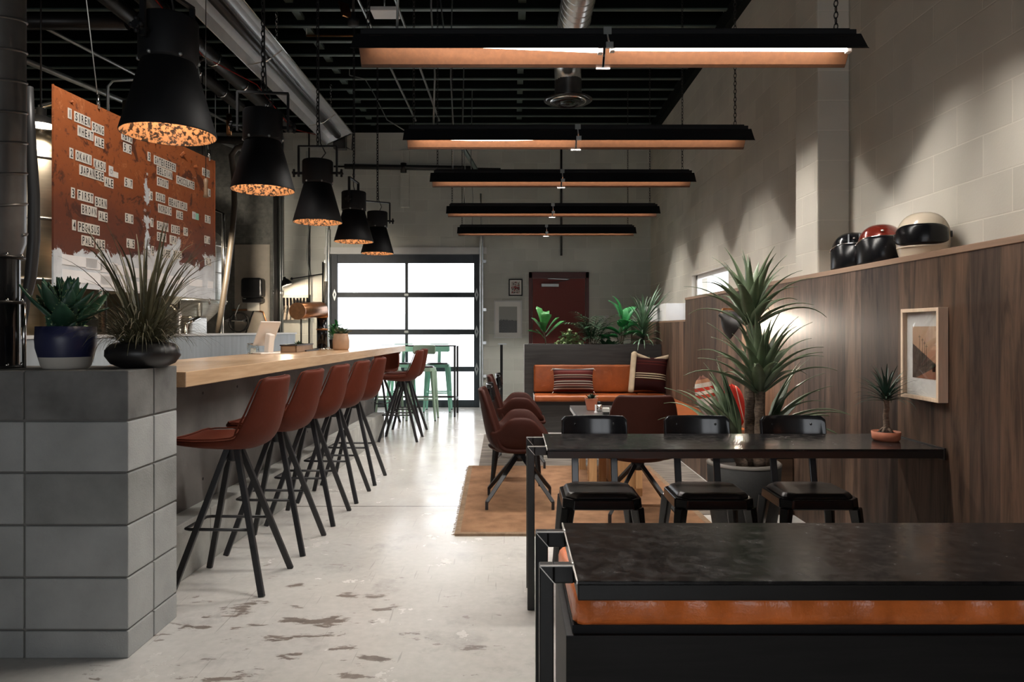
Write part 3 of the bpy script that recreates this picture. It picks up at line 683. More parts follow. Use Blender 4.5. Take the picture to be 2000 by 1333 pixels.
# draught tower: L of pipe with a copper barrel
t = thing('draught_tower', 'copper pipe beer tower rising from the bar on a black column', 'beer tower', (-1.957, 7.27, 1.087))
MB().tube([(0,0,0),(0,0,.33)], .053, 20).build('column', MT['gloss'], t)
MB().lathe([(0,0),(.085,0),(.085,.012),(.055,.018),(.053,.02)], 24).build('flange', MT['chrome'], t)
MB().lathe([(.053,.2),(.057,.2),(.057,.215),(.053,.215)], 24).build('collar', MT['brass'], t)
MB().tube([(0,0,.33),(0,-.004,.37),(0,-.03,.405),(-.005,-.08,.42)], .062, 20).build('elbow', MT['brass'], t)
b = MB().tube([(-.003,-.05,.41),(-.05,-.66,.377)], .077, 28).build('barrel', MT['brass'], t, .004)
MB().tube([(-.0495,-.655,.3772),(-.051,-.672,.3765)], .079, 28).build('end_cap', MT['brass'], b)
MB().tube([(-.035,-.6,.31),(-.035,-.6,0)], .008, 8).build('stand_rod', MT['pipe'], t)
MB().lathe([(0,0),(.05,0),(.05,.008),(.01,.012)], 16, T(-.035,-.6,0)).build('stand_foot', MT['pipe'], t)
for i in range(3): MB().tube([(.02+i*.012,.0,.42),(.02+i*.014,.02,.7),(.02+i*.012,.05,1.0)][:2], .006, 6).build('beer_line', MT['hose'], t)
tag(MB().box((-.13,-.42,0),(.05,.0,.012)).build('drip_tray', MT['pipe'], None, .003, loc=(-1.98,7.05,1.087)), 'dark drip tray lying on the bar under the copper beer tower', 'tray')
# tablet stand
t = thing('tablet_stand', 'white tablet on an angled till stand on the bar', 'tablet', (-2.06, 5.95, 1.087), -.75)
MB().box((-.12,-.09,0),(.06,.09,.014)).build('base', MT['tablet'], t, .006)
MB().bar((.02,0,.01),(.05,0,.17),.075,.05).build('stem', MT['tablet'], t, .008)
s = MB().box((-.125,-.09,-.006),(.125,.09,.006), T(-.01,0,.17) @ RY(-.95)).build('tablet', MT['tablet'], t, .005)
MB().box((-.11,-.078,.0062),(.11,.078,.0068), T(-.01,0,.17) @ RY(-.95)).build('screen', MT['gloss'], s)
t = thing('tip_jar', 'short glass jar beside the tablet on the bar', 'jar', (-2.19, 5.98, 1.087))
MB().lathe([(0,.002),(.045,.002),(.05,.02),(.05,.07),(.042,.08)], 20).build('glass_body', MT['glass'], t, solid=.003)
MB().lathe([(.044,.078),(.047,.078),(.047,.09),(.044,.09)], 20).build('rim', MT['chrome'], t)
MB().box((-.02,-.02,.004),(.022,.018,.05), RZ(.4)).build('folded_note', MT['cream'], t)
# tray and small pots at the back of the bar
t = thing('wooden_tray', 'low wooden box with a dark rim at the back of the bar', 'tray', (-2.06, 6.52, 1.087), .05)
MB().box((-.02,-.2,0),(.12,.42,.006)).build('bottom', MT['woodbox'], t)
for a, b in (((-.02,-.2,0),(-.008,.42,.06)),((.108,-.2,0),(.12,.42,.06)),((-.02,-.2,0),(.12,-.188,.06)),((-.02,.408,0),(.12,.42,.06))): MB().box(a,b).build('side', MT['woodbox'], t)
rm = MB()
for a, b in (((-.026,-.206,.06),(-.004,.426,.07)),((.104,-.206,.06),(.126,.426,.07)),((-.004,-.206,.06),(.104,-.184,.07)),((-.004,.404,.06),(.104,.426,.07))): rm.box(a,b)
rm.build('rim', MT['pipe'], t)
def succulent(mb, R, n, L, w, seed, el0=.2, el1=1.4, z=0, droop=-.2, fold=.35, prof=None):
    rnd = random.Random(seed)
    for i in range(n):
        u = i/n; leaf(mb, (rnd.uniform(-1,1)*R*.3, rnd.uniform(-1,1)*R*.3, z), i*2.399963, el0+(el1-el0)*u+rnd.uniform(-.1,.1), L*(1-.35*u)*rnd.uniform(.85,1.1), w*(1-.3*u), droop*rnd.uniform(.5,1.5), 6, fold, prof)
plump = lambda t: max(0,(1-t))**.55*(.65+1.1*t)
t = thing('potted_succulent', 'tiny succulent in a small brown pot on the wooden tray', 'plant', (-2.0, 6.6, 1.094))
MB().lathe([(0,0),(.03,0),(.038,.05),(.034,.05),(.03,.044),(0,.044)], 16).build('pot', MT['terracotta'], t)
mb = MB(); succulent(mb, .02, 14, .07, .02, 3, .5, 1.4, .044); mb.build('leaves', MT['agave'], t)
t = thing('potted_succulent', 'grey-green succulent in a tan stoneware pot on the bar beside the beer tower', 'plant', (-1.735, 7.15, 1.087))
MB().lathe([(0,0),(.07,0),(.08,.02),(.083,.09),(.07,.165),(.062,.165),(.06,.15),(0,.15)], 28).build('pot', MT['tanpot'], t)
mb = MB(); succulent(mb, .045, 30, .12, .05, 5, .25, 1.4, .15, -.3, .4, plump); mb.build('leaves', MT['jade'], t)
t = thing('potted_plant', 'leafy plant in a dark pot half hidden behind the tan pot', 'plant', (-1.915, 7.62, 1.087))
MB().lathe([(0,0),(.05,0),(.06,.1),(.052,.1),(0,.09)], 18).build('pot', MT['blackpot'], t)
mb = MB()
rnd = random.Random(8)
for i in range(34): leaf(mb, (rnd.uniform(-.03,.03),rnd.uniform(-.03,.03),.09+rnd.uniform(0,.16)), rnd.uniform(0,6.3), rnd.uniform(.2,1.3), rnd.uniform(.07,.12), .035, .9, 5)
mb.build('leaves', MT['philo'], t); MB().tube([(0,0,.08),(.01,0,.26)], .006, 6).build('stem', MT['stem'], t)
# agave in the blue and white pot on the pier
t = thing('potted_agave', 'spiky dark green agave in a navy pot with a white foot on the block pier', 'plant', (-1.877, 2.985, 1.128))
MB().lathe([(.083,.0),(.092,.012),(.1015,.048)], 40).build('foot_band', MT['potwhite'], t); MB().lathe([(0,0),(.083,0)], 40).build('pot_base', MT['potwhite'], t)
MB().lathe([(.1015,.048),(.111,.085),(.1135,.12),(.111,.175),(.105,.175),(.104,.155),(0,.155)], 40).build('pot', MT['blue'], t)
MB().lathe([(.103,.157),(0,.162)], 24).build('soil', MT['soil'], t)
aprof = lambda t: (min(1,.62+.9*t) if t < .4 else max(0,(1-t)/.6)**.75)
mb = MB(); rnd = random.Random(4)
for i in range(34):
    u = i/34; leaf(mb, (rnd.uniform(-.03,.03), rnd.uniform(-.03,.03), .155), i*2.399963+.4, .48+1.0*u**.7+rnd.uniform(-.1,.1), (.235-.03*u)*rnd.uniform(.85,1.12), .096-.02*u, -.35*rnd.uniform(.2,1.4), 8, .3, aprof)
mb.build('leaves', MT['agave'], t, solid=.006)
mb = MB(); rnd = random.Random(4)
for i in range(34):
    u = i/34; az = i*2.399963+.4; b = V((rnd.uniform(-.03,.03), rnd.uniform(-.03,.03), .155)); e0 = .48+1.0*u**.7+rnd.uniform(-.1,.1); L = (.235-.03*u)*rnd.uniform(.85,1.12); dr = -.35*rnd.uniform(.2,1.4); w = .096-.02*u
    p = b
    for k in range(1, 8):
        tt = k/8; e = e0-dr*tt*tt; d = V((math.cos(az)*math.cos(e), math.sin(az)*math.cos(e), math.sin(e))); p = p + d*(L/8)
        side = V((-math.sin(az), math.cos(az), 0)); up = side.cross(d)*-1; hw_ = w*aprof(tt)/2
        for sgn in (-1,1):
            q = p + side*sgn*hw_ + up*hw_*.3; mb.add([q - d*.005, q + d*.005, q + side*sgn*.006 + d*.004, q+up*.003],[(0,1,2),(0,2,3),(1,3,2)])
mb.build('leaf_spines', MT['variegated'], t)
# ornamental grass in the black bowl
GB = (-1.585, 3.045, 1.128)
t = thing('potted_grass', 'wild bronze grass spilling out of a low round black bowl on the block pier', 'plant', GB)
MB().lathe([(0,0),(.085,0),(.125,.018),(.147,.05),(.146,.075),(.125,.1),(.10,.108),(.098,.10),(0,.095)], 40).build('bowl', MT['blackpot'], t)
MB().lathe([(.1,.1),(0,.106)], 20).build('soil', MT['soil'], t)
mb = MB(); rnd = random.Random(12)
for i in range(52):
    a = rnd.uniform(0,6.283); r = rnd.uniform(0,.05)
    leaf(mb, (r*math.cos(a), r*math.sin(a), .1), a, rnd.uniform(1.08,1.5), rnd.uniform(.34,.60), rnd.uniform(.010,.018), rnd.uniform(.05,1.1), 9, .4, lambda t: 1-.9*t**3)
mb.build('upright_blades', MT['grass'], t)
mb = MB()
for i in range(440):
    a = rnd.uniform(0,6.283); r = rnd.uniform(0,.085)
    leaf(mb, (r*math.cos(a), r*math.sin(a), .1), a+rnd.uniform(-.5,.5), rnd.uniform(.3,1.2), rnd.uniform(.14,.33), rnd.uniform(.0035,.0065), rnd.uniform(.9,2.2), 8, .3, lambda t: 1-.8*t*t)
mb.build('arching_blades', MT['grass'], t)
mb = MB()
for i in range(22):
    a = rnd.uniform(-1.4,1.2); leaf(mb, (.05*math.cos(a), .05*math.sin(a), .1), a, rnd.uniform(.9,1.2), rnd.uniform(.3,.46), .004, rnd.uniform(1.6,2.4), 10, .3, lambda t: 1-.8*t*t)
mb.build('trailing_blades', MT['grass'], t)
# pale lettuce-like plant behind the pots, standing on the half wall
t = thing('potted_plant', 'pale green leafy plant behind the agave on the half wall', 'plant', (-2.92, 4.65, 1.255))
MB().lathe([(0,0),(.045,0),(.05,.06),(0,.055)], 16).build('pot', MT['tanpot'], t)
mb = MB(); succulent(mb, .05, 26, .14, .075, 9, .1, 1.3, .055, .5, .3, lambda t: math.sin(PI*min(.96,t*.8+.2))**.6); mb.build('leaves', MT['variegated'], t)
# vertical spiral duct standing on the pier
t = thing('spiral_duct', 'upright black spiral duct on a flanged pipe standing on the block pier', 'duct', (-2.178, 3.0, 1.128))
pr = [(.103,.46+.035)]; z = .5
MB().lathe([(.083,.0),(.083,.47)], 28).build('lower_pipe', MT['gloss'], t)
MB().lathe([(.083,.46),(.084,.47),(.103,.53),(.103,3.48)], 32).build('spiral_casing', MT['ductblack'], t)
mb = MB(); mb.tube([(.1035*math.cos(a*PI/9), .1035*math.sin(a*PI/9), .56+a*.0036*2) for a in range(0, 405)], .0065, 6); mb.build('spiral_seam', MT['ductblack'], t)
for z in (.0, .27, .46):
    f = MB().lathe([(.083,z),(.1,z),(.1,z+.012),(.083,z+.012)], 28).build('flange', MT['pipe'], t)
    for k in range(8): MB().tube([(.093*math.cos(k*PI/4+.2), .093*math.sin(k*PI/4+.2), z+.006),(.093*math.cos(k*PI/4+.2), .093*math.sin(k*PI/4+.2), z+.022)], .006, 6).build('bolt', MT['chrome'], f)
MB().tube([(.1,.02,.0),(.1,.02,.27)], .008, 8).build('side_rod', MT['chrome'], t)
# ---------------------------------------------------------------- bar stools
def shell(prof, width, curl, thick, name, mat, parent, nv=10, sub=1, piping=False):
    """upholstered shell: prof = (x, z) from front edge to top of the back; width/curl per point"""
    k = len(prof)
    def fn(u, v):
        i = min(int(u*(k-1)), k-2); f = u*(k-1)-i
        c = lambda arr: arr[i]*(1-f)+arr[i+1]*f
        x = prof[i][0]*(1-f)+prof[i+1][0]*f; z = prof[i][1]*(1-f)+prof[i+1][1]*f
        tx = prof[i+1][0]-prof[i][0]; tz = prof[i+1][1]-prof[i][1]; L = math.hypot(tx,tz) or 1
        nx, nz = -tz/L, tx/L                      # inner side of the shell
        s = v*2-1; c_ = c(curl)*abs(s)**2.4
        return (x+nx*c_, s*c(width)/2, z+nz*c_)
    mb = MB().grid(fn, (k-1)*2, nv)
    o = mb.build(name, mat, parent, sub=sub, solid=thick, soloff=1)
    if piping:
        nn = 24; lp = [fn(i/nn, 0) for i in range(1, nn)]+[fn(.995, j/8) for j in range(1, 8)]+[fn(i/nn, 1) for i in range(nn-1, 0, -1)]+[fn(.005, j/8) for j in range(7, 0, -1)]
        MB().tube(lp, .0045, 6, False, True).build('piping', mat, o)
    return o
def make_stool(label):
    t = thing('bar_stool', label, 'bar stool', (0,0,0), 0, 'upholstered stools along the bar')
    pf = [(-.235,.752),(-.215,.738),(-.12,.722),(0,.715),(.10,.716),(.155,.735),(.185,.785),(.205,.86),(.22,.94),(.232,1.02),(.236,1.052)]
    wd = [.34,.385,.43,.445,.445,.44,.435,.42,.395,.355,.31]; cu = [.012,.02,.035,.045,.055,.075,.085,.07,.055,.04,.03]
    shell(pf, wd, cu, .03, 'seat_shell', MT['saddle'], t, 10, 1, True)
    MB().lathe([(.0,.62),(.028,.62),(.032,.63),(.036,.69),(.07,.7),(.07,.708),(0,.708)], 16).build('hub', MT['black'], t)
    for sx in (-1,1):
        for sy in (-1,1):
            MB().bar((sx*.024,sy*.022,.685),(sx*.222,sy*.205,0),.026,.03,.02,.03,(sx,0,.3)).build('leg', MT['black'], t, .003)
    f = lambda z, sx, sy, o=0: V((sx*(.024+(.198)*(.685-z)/.685)+o, sy*(.022+.183*(.685-z)/.685), z))
    a = f(.3,1,-1); b = f(.3,1,1)
    MB().tube([a, V((-.17,a.y-.0,.3)), V((-.195,a.y*.9,.3)), V((-.195,b.y*.9,.3)), V((-.17,b.y,.3)), b], .008, 8).build('footrest', MT['black'], t)
    return t
st0 = make_stool('russet bar stool nearest the block pier')
sl = ['russet bar stool nearest the block pier', 'second russet bar stool from the block pier along the counter', 'third russet bar stool from the block pier along the counter', 'fourth russet bar stool from the block pier along the counter', 'fifth russet bar stool from the block pier, last before the gap']
for i in range(5):
    loc = (-1.43+.0172*i, 3.64+.612*i, 0)
    if i == 0: st0.location = loc; st0.rotation_euler.z = BA
    else: dup(st0, None, loc, BA, sl[i])
dup(st0, None, (-1.322, 8.36, 0), BA, 'russet bar stool at the far end of the counter, nearer of the far pair')
dup(st0, None, (-1.345, 8.97, 0), BA, 'russet bar stool at the far end of the counter, farther of the far pair')
dup(st0, None, (-1.82, 9.72, 0), BA + 1.4, 'russet bar stool tucked behind the far end of the counter, mostly hidden')
# ---------------------------------------------------------------- steel tables with square-tube legs
def steel_table(label, y0, y1, xl, leg_x, legs_y, xr=1.93, zt=.753):
    t = thing('steel_table', label, 'table', (0,0,0))
    MB().box((xl, y0, zt-.008), (xr, y1, zt)).build('tabletop', MT['steeltop'], t, .0015)
    fr = MB()
    fr.box((xl, y0+.0, zt-.042), (xr, y0+.006, zt-.008)); fr.box((xl, y1-.006, zt-.042), (xr, y1, zt-.008)); fr.box((xl, y0+.006, zt-.042), (xl+.006, y1-.006, zt-.008))
    fr.build('edge_angle', MT['tubesteel'], t, .0028)
    for ly in legs_y:
        lg = MB().box((leg_x, ly-.017, 0), (leg_x+.033, ly+.017, zt-.001)).build('leg', MT['tubesteel'], t, .003)
        MB().box((leg_x+.033, ly-.017, zt-.041), (xl, ly+.017, zt-.001)).build('cross_tube', MT['tubesteel'], t, .003)
        MB().bar((leg_x+.001, ly-.0172, zt-.002), (leg_x+.034, ly-.0172, zt-.04), .002, .002).build('mitre_weld', MT['weld'], lg)
        wl = MB(); wl.bar((leg_x+.002, ly-.0165, zt-.0005), (xl, ly-.0165, zt-.0005), .003, .003); wl.tube([(xl-.002, ly-.015, zt-.001), (xl-.002, ly+.015, zt-.001)], .004, 6)
        wl.build('weld_bead', MT['weld'], t)
    MB().box((xl-.0035, y0, zt-.006), (xl, y1, zt+.0006)).build('ground_edge', MT['weld'], t)
    MB().box((xr, y0-.0, zt-.05), (xr+.012, y1, zt+.004)).build('wall_bracket', MT['tubesteel'], t, .002)
    return t
steel_table('dark steel table nearest the viewer with bright welds on its corner', 1.513, 1.972, .137, .0585, (1.63, 1.9))
steel_table('dark steel table carrying the little palm in a terracotta dish', 3.19, 3.665, .152, .064, (3.28, 3.56))
# ---------------------------------------------------------------- upholstered bench between the tables
t = thing('bench', 'low black bench with a wrinkled orange leather cushion under the nearest table', 'bench')
MB().box((.155, 2.1, 0), (1.94, 2.62, .385)).build('base', MT['benchblack'], t, .003)
MB().box((.175, 2.115, .385), (1.94, 2.605, .41)).build('plinth_strip', MT['matt_black'], t)
def cushion(x0, y0, z0, x1, y1, z1, name, mat, parent, r=.03, seed=1, wr=.004, nx=40, ny=14, top_only=False):
    """soft seat pad with rolled edges and a wrinkled face"""
    rnd = random.Random(seed); ph = [rnd.uniform(0,6) for _ in range(6)]
    bm = bmesh.new(); bmesh.ops.create_cube(bm, size=1)
    for v in bm.verts: v.co = V(((x0+x1)/2+v.co.x*(x1-x0), (y0+y1)/2+v.co.y*(y1-y0), (z0+z1)/2+v.co.z*(z1-z0)))
    bmesh.ops.bevel(bm, geom=bm.edges[:], offset=r, segments=4, profile=.5, affect='EDGES')
    L = max(x1-x0, y1-y0); n = int(L/.03)
    ax = 0 if x1-x0 >= y1-y0 else 1
    for i in range(1, n):
        c = V((0,0,0)); c[ax] = (x0,y0)[ax]+L*i/n; no = V((0,0,0)); no[ax] = 1
        bmesh.ops.bisect_plane(bm, geom=bm.verts[:]+bm.edges[:]+bm.faces[:], plane_co=c, plane_no=no)
    bmesh.ops.bisect_plane(bm, geom=bm.verts[:]+bm.edges[:]+bm.faces[:], plane_co=V((0,0,(z0*.6+z1*.4))), plane_no=V((0,0,1)))
    bm.normal_update()
    for v in bm.verts:
        u = v.co[ax]; w = v.co[1-ax]
        if v.co.z < z0+.012: continue
        h = math.sin(u*31+ph[0]+2*math.sin(u*7+ph[1])+w*9)*.6+math.sin(u*53+ph[2]+w*21)*.4+math.sin(u*11+ph[3])*.6
        v.co += v.normal*h*wr
    me = bpy.data.meshes.new(name); bm.to_mesh(me); bm.free()
    for p in me.polygons: p.use_smooth = True
    me.materials.append(mat); o = bpy.data.objects.new(name, me); COL.objects.link(o)
    if parent: o.parent = parent
    return o
cushion(.165, 2.085, .41, 1.94, 2.61, .515, 'seat_cushion', MT['benchleather'], t, .04, 3, .013)
# ---------------------------------------------------------------- metal cafe chairs
def make_chair(label, zs, W, Dp, body, padm, posts, backz, backh, name, group, cat, rung=None, splay=.035):
    """sheet-metal chair facing -Y (front edge at -Y), seat height zs"""
    t = thing(name, label, cat, (0,0,0), 0, group)
    hw, hd = W/2, Dp/2; c = .05
    octa = lambda a, b, k: [(-a+k,-b),(a-k,-b),(a,-b+k),(a,b-k),(a-k,b),(-a+k,b),(-a,b-k),(-a,-b+k)]
    def slab(mb, A, z0, B, z1):
        n = len(A); vs = [(x,y,z0) for x,y in A]+[(x,y,z1) for x,y in B]
        mb.add(vs, [tuple(range(n-1,-1,-1)), tuple(range(n,2*n))]+[(i,(i+1)%n,(i+1)%n+n,i+n) for i in range(n)])
    mb = MB(); slab(mb, octa(hw+.004,hd+.004,c), zs-.062, octa(hw,hd,c), zs-.012); mb.build('seat', body, t, .006, 3)
    if padm:
        mb = MB(); slab(mb, octa(hw-.012,hd-.012,c), zs-.012, octa(hw-.03,hd-.03,c), zs+.012); mb.build('seat_pad', padm, t, .01, 3)
    for sx in (-1,1):
        for sy in (-1,1):
            px, py = sx*(hw-.025), sy*(hd-.025); qx, qy = sx*(hw-.012+splay), sy*(hd-.012+splay)
            lg = MB(); lg.bar((px,py,zs-.055),(qx,qy,.0),.052,.052,.026,.026,(sx,sy,0)); l = lg.build('leg', body, t, .008)
            MB().lathe([(0,0),(.016,0),(.016,.012),(0,.014)], 12, T(qx,qy,0)).build('foot_cap', MT['plasticblack'], l)
    if rung:
        for zr in rung:
            f = (zs-.055-zr)/(zs-.055); a = hw-.025+(splay+.013)*f; b = hd-.025+(splay+.013)*f
            mb = MB()
            mb.bar((-a,-b,zr),(a,-b,zr),.014,.02); mb.bar((-a,b,zr),(a,b,zr),.014,.02); mb.bar((-a,-b,zr),(-a,b,zr),.014,.02); mb.bar((a,-b,zr),(a,b,zr),.014,.02); mb.build('stretcher', body, t)
    yb = hd+.03
    for px in posts:
        MB().bar((px,hd-.005,zs-.04),(px,yb+.035,zs+backz+.03),.05 if len(posts)==1 else .036,.012,.05 if len(posts)==1 else .036,.012,(0,1,0)).build('back_post', body, t, .003)
    hwb = W*.455
    def fn(u, v):
        x = (u*2-1)*hwb; q = abs(u*2-1); zz = zs+backz-backh/2+v*backh
        cor = max(0,q-.86)/.14; zz2 = zs+backz+(zz-zs-backz)*(1-.28*cor**2.2)
        return (x, yb+.03-.045*q**2.2+.02*(v-.5), zz2)
    bk = MB().grid(fn, 18, 6).build('backrest', body, t, .003, 2, 0, .018, 0)
    for s in (-1,1): MB().ball((s*.105, yb+.012, zs+backz+backh*.18), .008, 10, 6, (1,.6,1)).build('rivet', MT['gloss'] if body is MT['gloss'] else body, bk)
    return t
ch0 = make_chair('left black metal chair tucked behind the table with the little palm', .475, .385, .35, MT['gloss'], MT['pad'], (-.105,.105), .278, .145, 'metal_chair', 'black metal chairs', 'chair')
ch0.location = (.435, 3.62, 0)
dup(ch0, None, (.985, 3.62, 0), 0, 'middle black metal chair of the row behind the table with the little palm')
dup(ch0, None, (1.5, 3.62, 0), 0, 'black metal chair nearest the panelling behind the table with the little palm')
dup(ch0, None, (.02, 6.03, 0.012), PI/2, 'black metal chair between the two winged armchairs, seen from the side')
dup(ch0, None, (.06, 7.5, 0.005), PI/2, 'black metal chair beyond the farther winged armchair')
gs0 = make_chair('sage green counter stool with its back to the viewer by the glass door', .76, .36, .34, MT['green'], MT['pad'], (0,), .24, .13, 'counter_stool', 'green metal counter stools', 'stool', (.3,))
gs0.location = (-1.31, 10.24, 0); gs0.rotation_euler.z = 0
dup(gs0, None, (-1.82, 10.24, 0), 0, 'sage green counter stool half hidden behind the end of the bar')
def remat(o, a, b):
    for k in kids(o):
        if k.type == 'MESH' and a.name in [m.name for m in k.data.materials]:
            k.data = k.data.copy()
            for i, m in enumerate(k.data.materials):
                if m == a: k.data.materials[i] = b
        remat(k, a, b)
g = dup(gs0, None, (-1.2, 11.3, 0), 0, 'mint green counter stool on the door side of the high table, right of the pair'); remat(g, MT['green'], MT['mint'])
dup(g, None, (-1.78, 11.3, 0), 0, 'mint green counter stool on the door side of the high table, left of the pair')
t = thing('high_table', 'thin black framed high table in front of the glass door', 'table', (0,0,0))
MB().box((-2.55,10.5,1.045),(-.85,11.06,1.062)).build('tabletop', MT['steeltop'], t, .002)
for x in (-2.53,-.87):
    for yy in (10.52,11.04):
        MB().bar((x,yy,0),(x,yy,1.045),.03,.03).build('leg', MT['tubesteel'], t)
MB().bar((-2.53,11.04,.25),(-.87,11.04,.25),.028,.028).build('foot_rail', MT['tubesteel'], t)
for x in (-2.53,-.87): MB().bar((x,10.52,.25),(x,11.04,.25),.028,.028).build('foot_rail', MT['tubesteel'], t)
# ---------------------------------------------------------------- winged tub armchairs
def make_tub(label):
    """faces +X"""
    t = thing('tub_armchair', label, 'armchair', (0,0,0), 0, 'winged brown armchairs')
    pf = [(.255,.425),(.24,.44),(.15,.435),(0,.415),(-.10,.412),(-.165,.43),(-.205,.48),(-.225,.56),(-.243,.66),(-.26,.76),(-.272,.83),(-.275,.85)]
    wd = [.46,.49,.50,.50,.50,.50,.49,.475,.45,.42,.375,.33]; cu = [.0,.0,.01,.02,.03,.06,.08,.075,.06,.045,.03,.02]
    pf2 = [(-x, z) for x, z in pf]
    o = shell(pf2, wd, cu, .035, 'seat_shell', MT['tub'], t, 12, 1); o.rotation_euler.z = PI
    und = MB().lathe([(.0,.368),(.09,.372),(.19,.39),(.225,.41),(.235,.425),(.20,.435)], 28, None, True, 1.0, .98).build('seat_underside', MT['tub'], t)
    wing = [(-.222,.50),(-.225,.562),(-.19,.556),(-.155,.566),(-.12,.608),(-.086,.646),(-.055,.662),(-.02,.665),(.02,.665),(.06,.662),(.085,.654),(.115,.63),(.15,.59),(.19,.537),(.225,.487),(.245,.45),(.225,.422),(.12,.406),(0,.40),(-.12,.406),(-.19,.43)]
    for s in (-1,1):
        cx, cz = .02, .5; nn = len(wing); vs = [(cx, s*.262, cz)]; fs = []
        for (x,z) in wing:
            o_ = .035*max(0,(z-.42)/.25)-.045*max(0,(.45-z)/.05)-.03*max(0,(x-.12)/.15)-.035*max(0,(-.1-x)/.13)
            vs.append((x, s*(.248+o_), z))
        for i in range(nn): fs.append((0, 1+i, 1+(i+1)%nn) if s < 0 else (0, 1+(i+1)%nn, 1+i))
        MB().add(vs, fs, True).build('wing_arm', MT['tub'], t, .0, 2, 1, .034, 0)
    MB().lathe([(.0,.31),(.042,.31),(.046,.365),(0,.37)], 14).build('hub', MT['black'], t)
    for sx in (-1,1):
        for sy in (-1,1):
            k = V((sx*.235, sy*.225, .05))
            l = MB(); l.bar((sx*.02,sy*.02,.345), k+V((0,0,.004)),.028,.036,.022,.026,(sx,0,.3)); l.bar(k+V((0,0,.012)),(k.x,k.y,0),.022,.022); l.build('leg', MT['black'], t, .003)
    return t
tb0 = make_tub('winged brown armchair nearest the aisle on the jute rug')
tb0.location = (.045, 5.27, .012)
dup(tb0, None, (.05, 6.78, .012), 0, 'winged brown armchair farther back, by the planter bench')
dup(tb0, None, (.86, 4.93, .012), PI/2, 'winged brown armchair seen from behind in front of the low plywood table')
# ---------------------------------------------------------------- rugs
rg = thing('rug', 'plain tan jute rug under the armchairs', 'rug')
def slab4(pts, z0, z1):
    return MB().add([(x,y,z0) for x,y in pts]+[(x,y,z1) for x,y in pts], [(3,2,1,0),(4,5,6,7),(0,1,5,4),(1,2,6,5),(2,3,7,6),(3,0,4,7)])
slab4([(-.335,4.47),(1.27,4.47),(1.24,6.68),(-.385,6.68)], .0085, .012).build('rug_body', MT['jute'], rg)
slab4([(-.37,4.44),(1.32,4.44),(1.28,6.71),(-.425,6.71)], .0045, .0085).build('border', MT['juteedge'], rg)
slab4([(-.365,4.437),(1.32,4.437),(1.32,4.475),(-.36,4.475)], .0, .016).build('rolled_edge', MT['juteedge'], rg)
mb = MB(); rnd = random.Random(2)
for i in range(70):
    yy = 4.46+i*.032; x = -.37-.055*(yy-4.44)/2.27; mb.bar((x,yy,.002),(x-rnd.uniform(.008,.02),yy+rnd.uniform(-.012,.012),.001),.004,.002)
tag(mb.build('fringe', MT['juteedge'], rg), kind='stuff')
r2 = thing('rug', 'grey striped rag rug lying beyond the jute rug', 'rug')
slab4([(-.3,4.95),(1.63,4.95),(1.63,8.75),(-.36,8.75)], 0, .004).build('rug_body', MT['rag'], r2)
# ---------------------------------------------------------------- planter and corner bench
pl = thing('planter_box', 'tall charcoal wood planter box full of green plants', 'planter')
MB().box((.141, 9.35, 0), (1.945, 9.41, 1.1)).build('front_panel', MT['darkwood'], pl, .003)
MB().box((.141, 9.41, 0), (.2, 9.93, 1.1)).build('end_panel', MT['white'] if False else MT['darkwood'], pl, .003)
MB().box((.2, 9.87, 0), (1.945, 9.93, 1.1)).build('rear_panel', MT['darkwood'], pl, .003)
MB().box((.1365, 9.348, 0), (.1408, 9.41, 1.1)).build('edge_strip', MT['white'], pl)
MB().box((.2, 9.41, .9), (1.945, 9.87, 1.03)).build('soil', MT['soil'], pl)
cb = thing('corner_bench', 'orange leather corner bench in front of the planter box', 'bench')
MB().box((.262, 8.93, 0), (1.945, 9.345, .388)).build('base', MT['darkwood'], cb, .003)
MB().box((1.645, 4.95, 0), (1.945, 8.93, .388)).build('base', MT['planks'], cb, .003)
cushion(.262, 8.87, .39, 1.60, 9.27, .466, 'seat_cushion', MT['orange'], cb, .022, 11, .0016)
MB().box((.258, 8.88, .0), (.2615, 9.34, .46)).build('edge_strip', MT['white'], cb)
cushion(1.602, 8.0, .39, 1.945, 9.27, .466, 'seat_cushion', MT['orange'], cb, .022, 12, .0016)
cushion(1.602, 6.5, .39, 1.945, 7.995, .466, 'seat_cushion', MT['orange'], cb, .022, 13, .0016)
cushion(1.602, 4.95, .39, 1.945, 6.495, .466, 'seat_cushion', MT['orange'], cb, .022, 14, .0016)
cushion(.262, 9.27, .47, 1.95, 9.348, .835, 'back_cushion', MT['orange'], cb, .028, 15, .0014)
def pillow(name, label, mat, W, H, D, loc, rot, group=None, extra=None, trim=None):
    t = thing(name, label, 'cushion', loc, 0, group)
    t.rotation_euler = rot
    def fn(sgn):
        def f(u, v):
            x = u*2-1; z = v*2-1
            k = (1-abs(x)**3.2)*(1-abs(z)**3.2); pin = 1-.07*(1-z*z) if True else 1
            return (x*W/2*(1-.07*(1-z*z)), sgn*D/2*max(0,k)**.55, z*H/2*(1-.10*(1-x*x)))
        return f
    mb = MB().grid(fn(-1), 18, 14); mb.grid(fn(1), 18, 14); recalc(mb.build('cover', mat, t))
    return t
p = pillow('cushion', 'red and black kilim striped cushion on the corner bench', MT['kilim'], .53, .31, .15, (.765, 9.10, .648), (-.22,0,.02))
tm = MB()
for s in (-1,1):
    for z in (-1,1):
        for k in range(4): tm.tube([(s*.255,0,z*.148),(s*(.268+.006*k),.004*k-.006,z*.155-.012-.006*k)], .003, 5)
tm.build('tassels', MT['cream'], p)
p = pillow('cushion', 'large maroon cushion with cream stripes leaning in the bench corner', MT['maroon'], .44, .47, .17, (1.715, 8.97, .735), (-.26,.05,-.3))
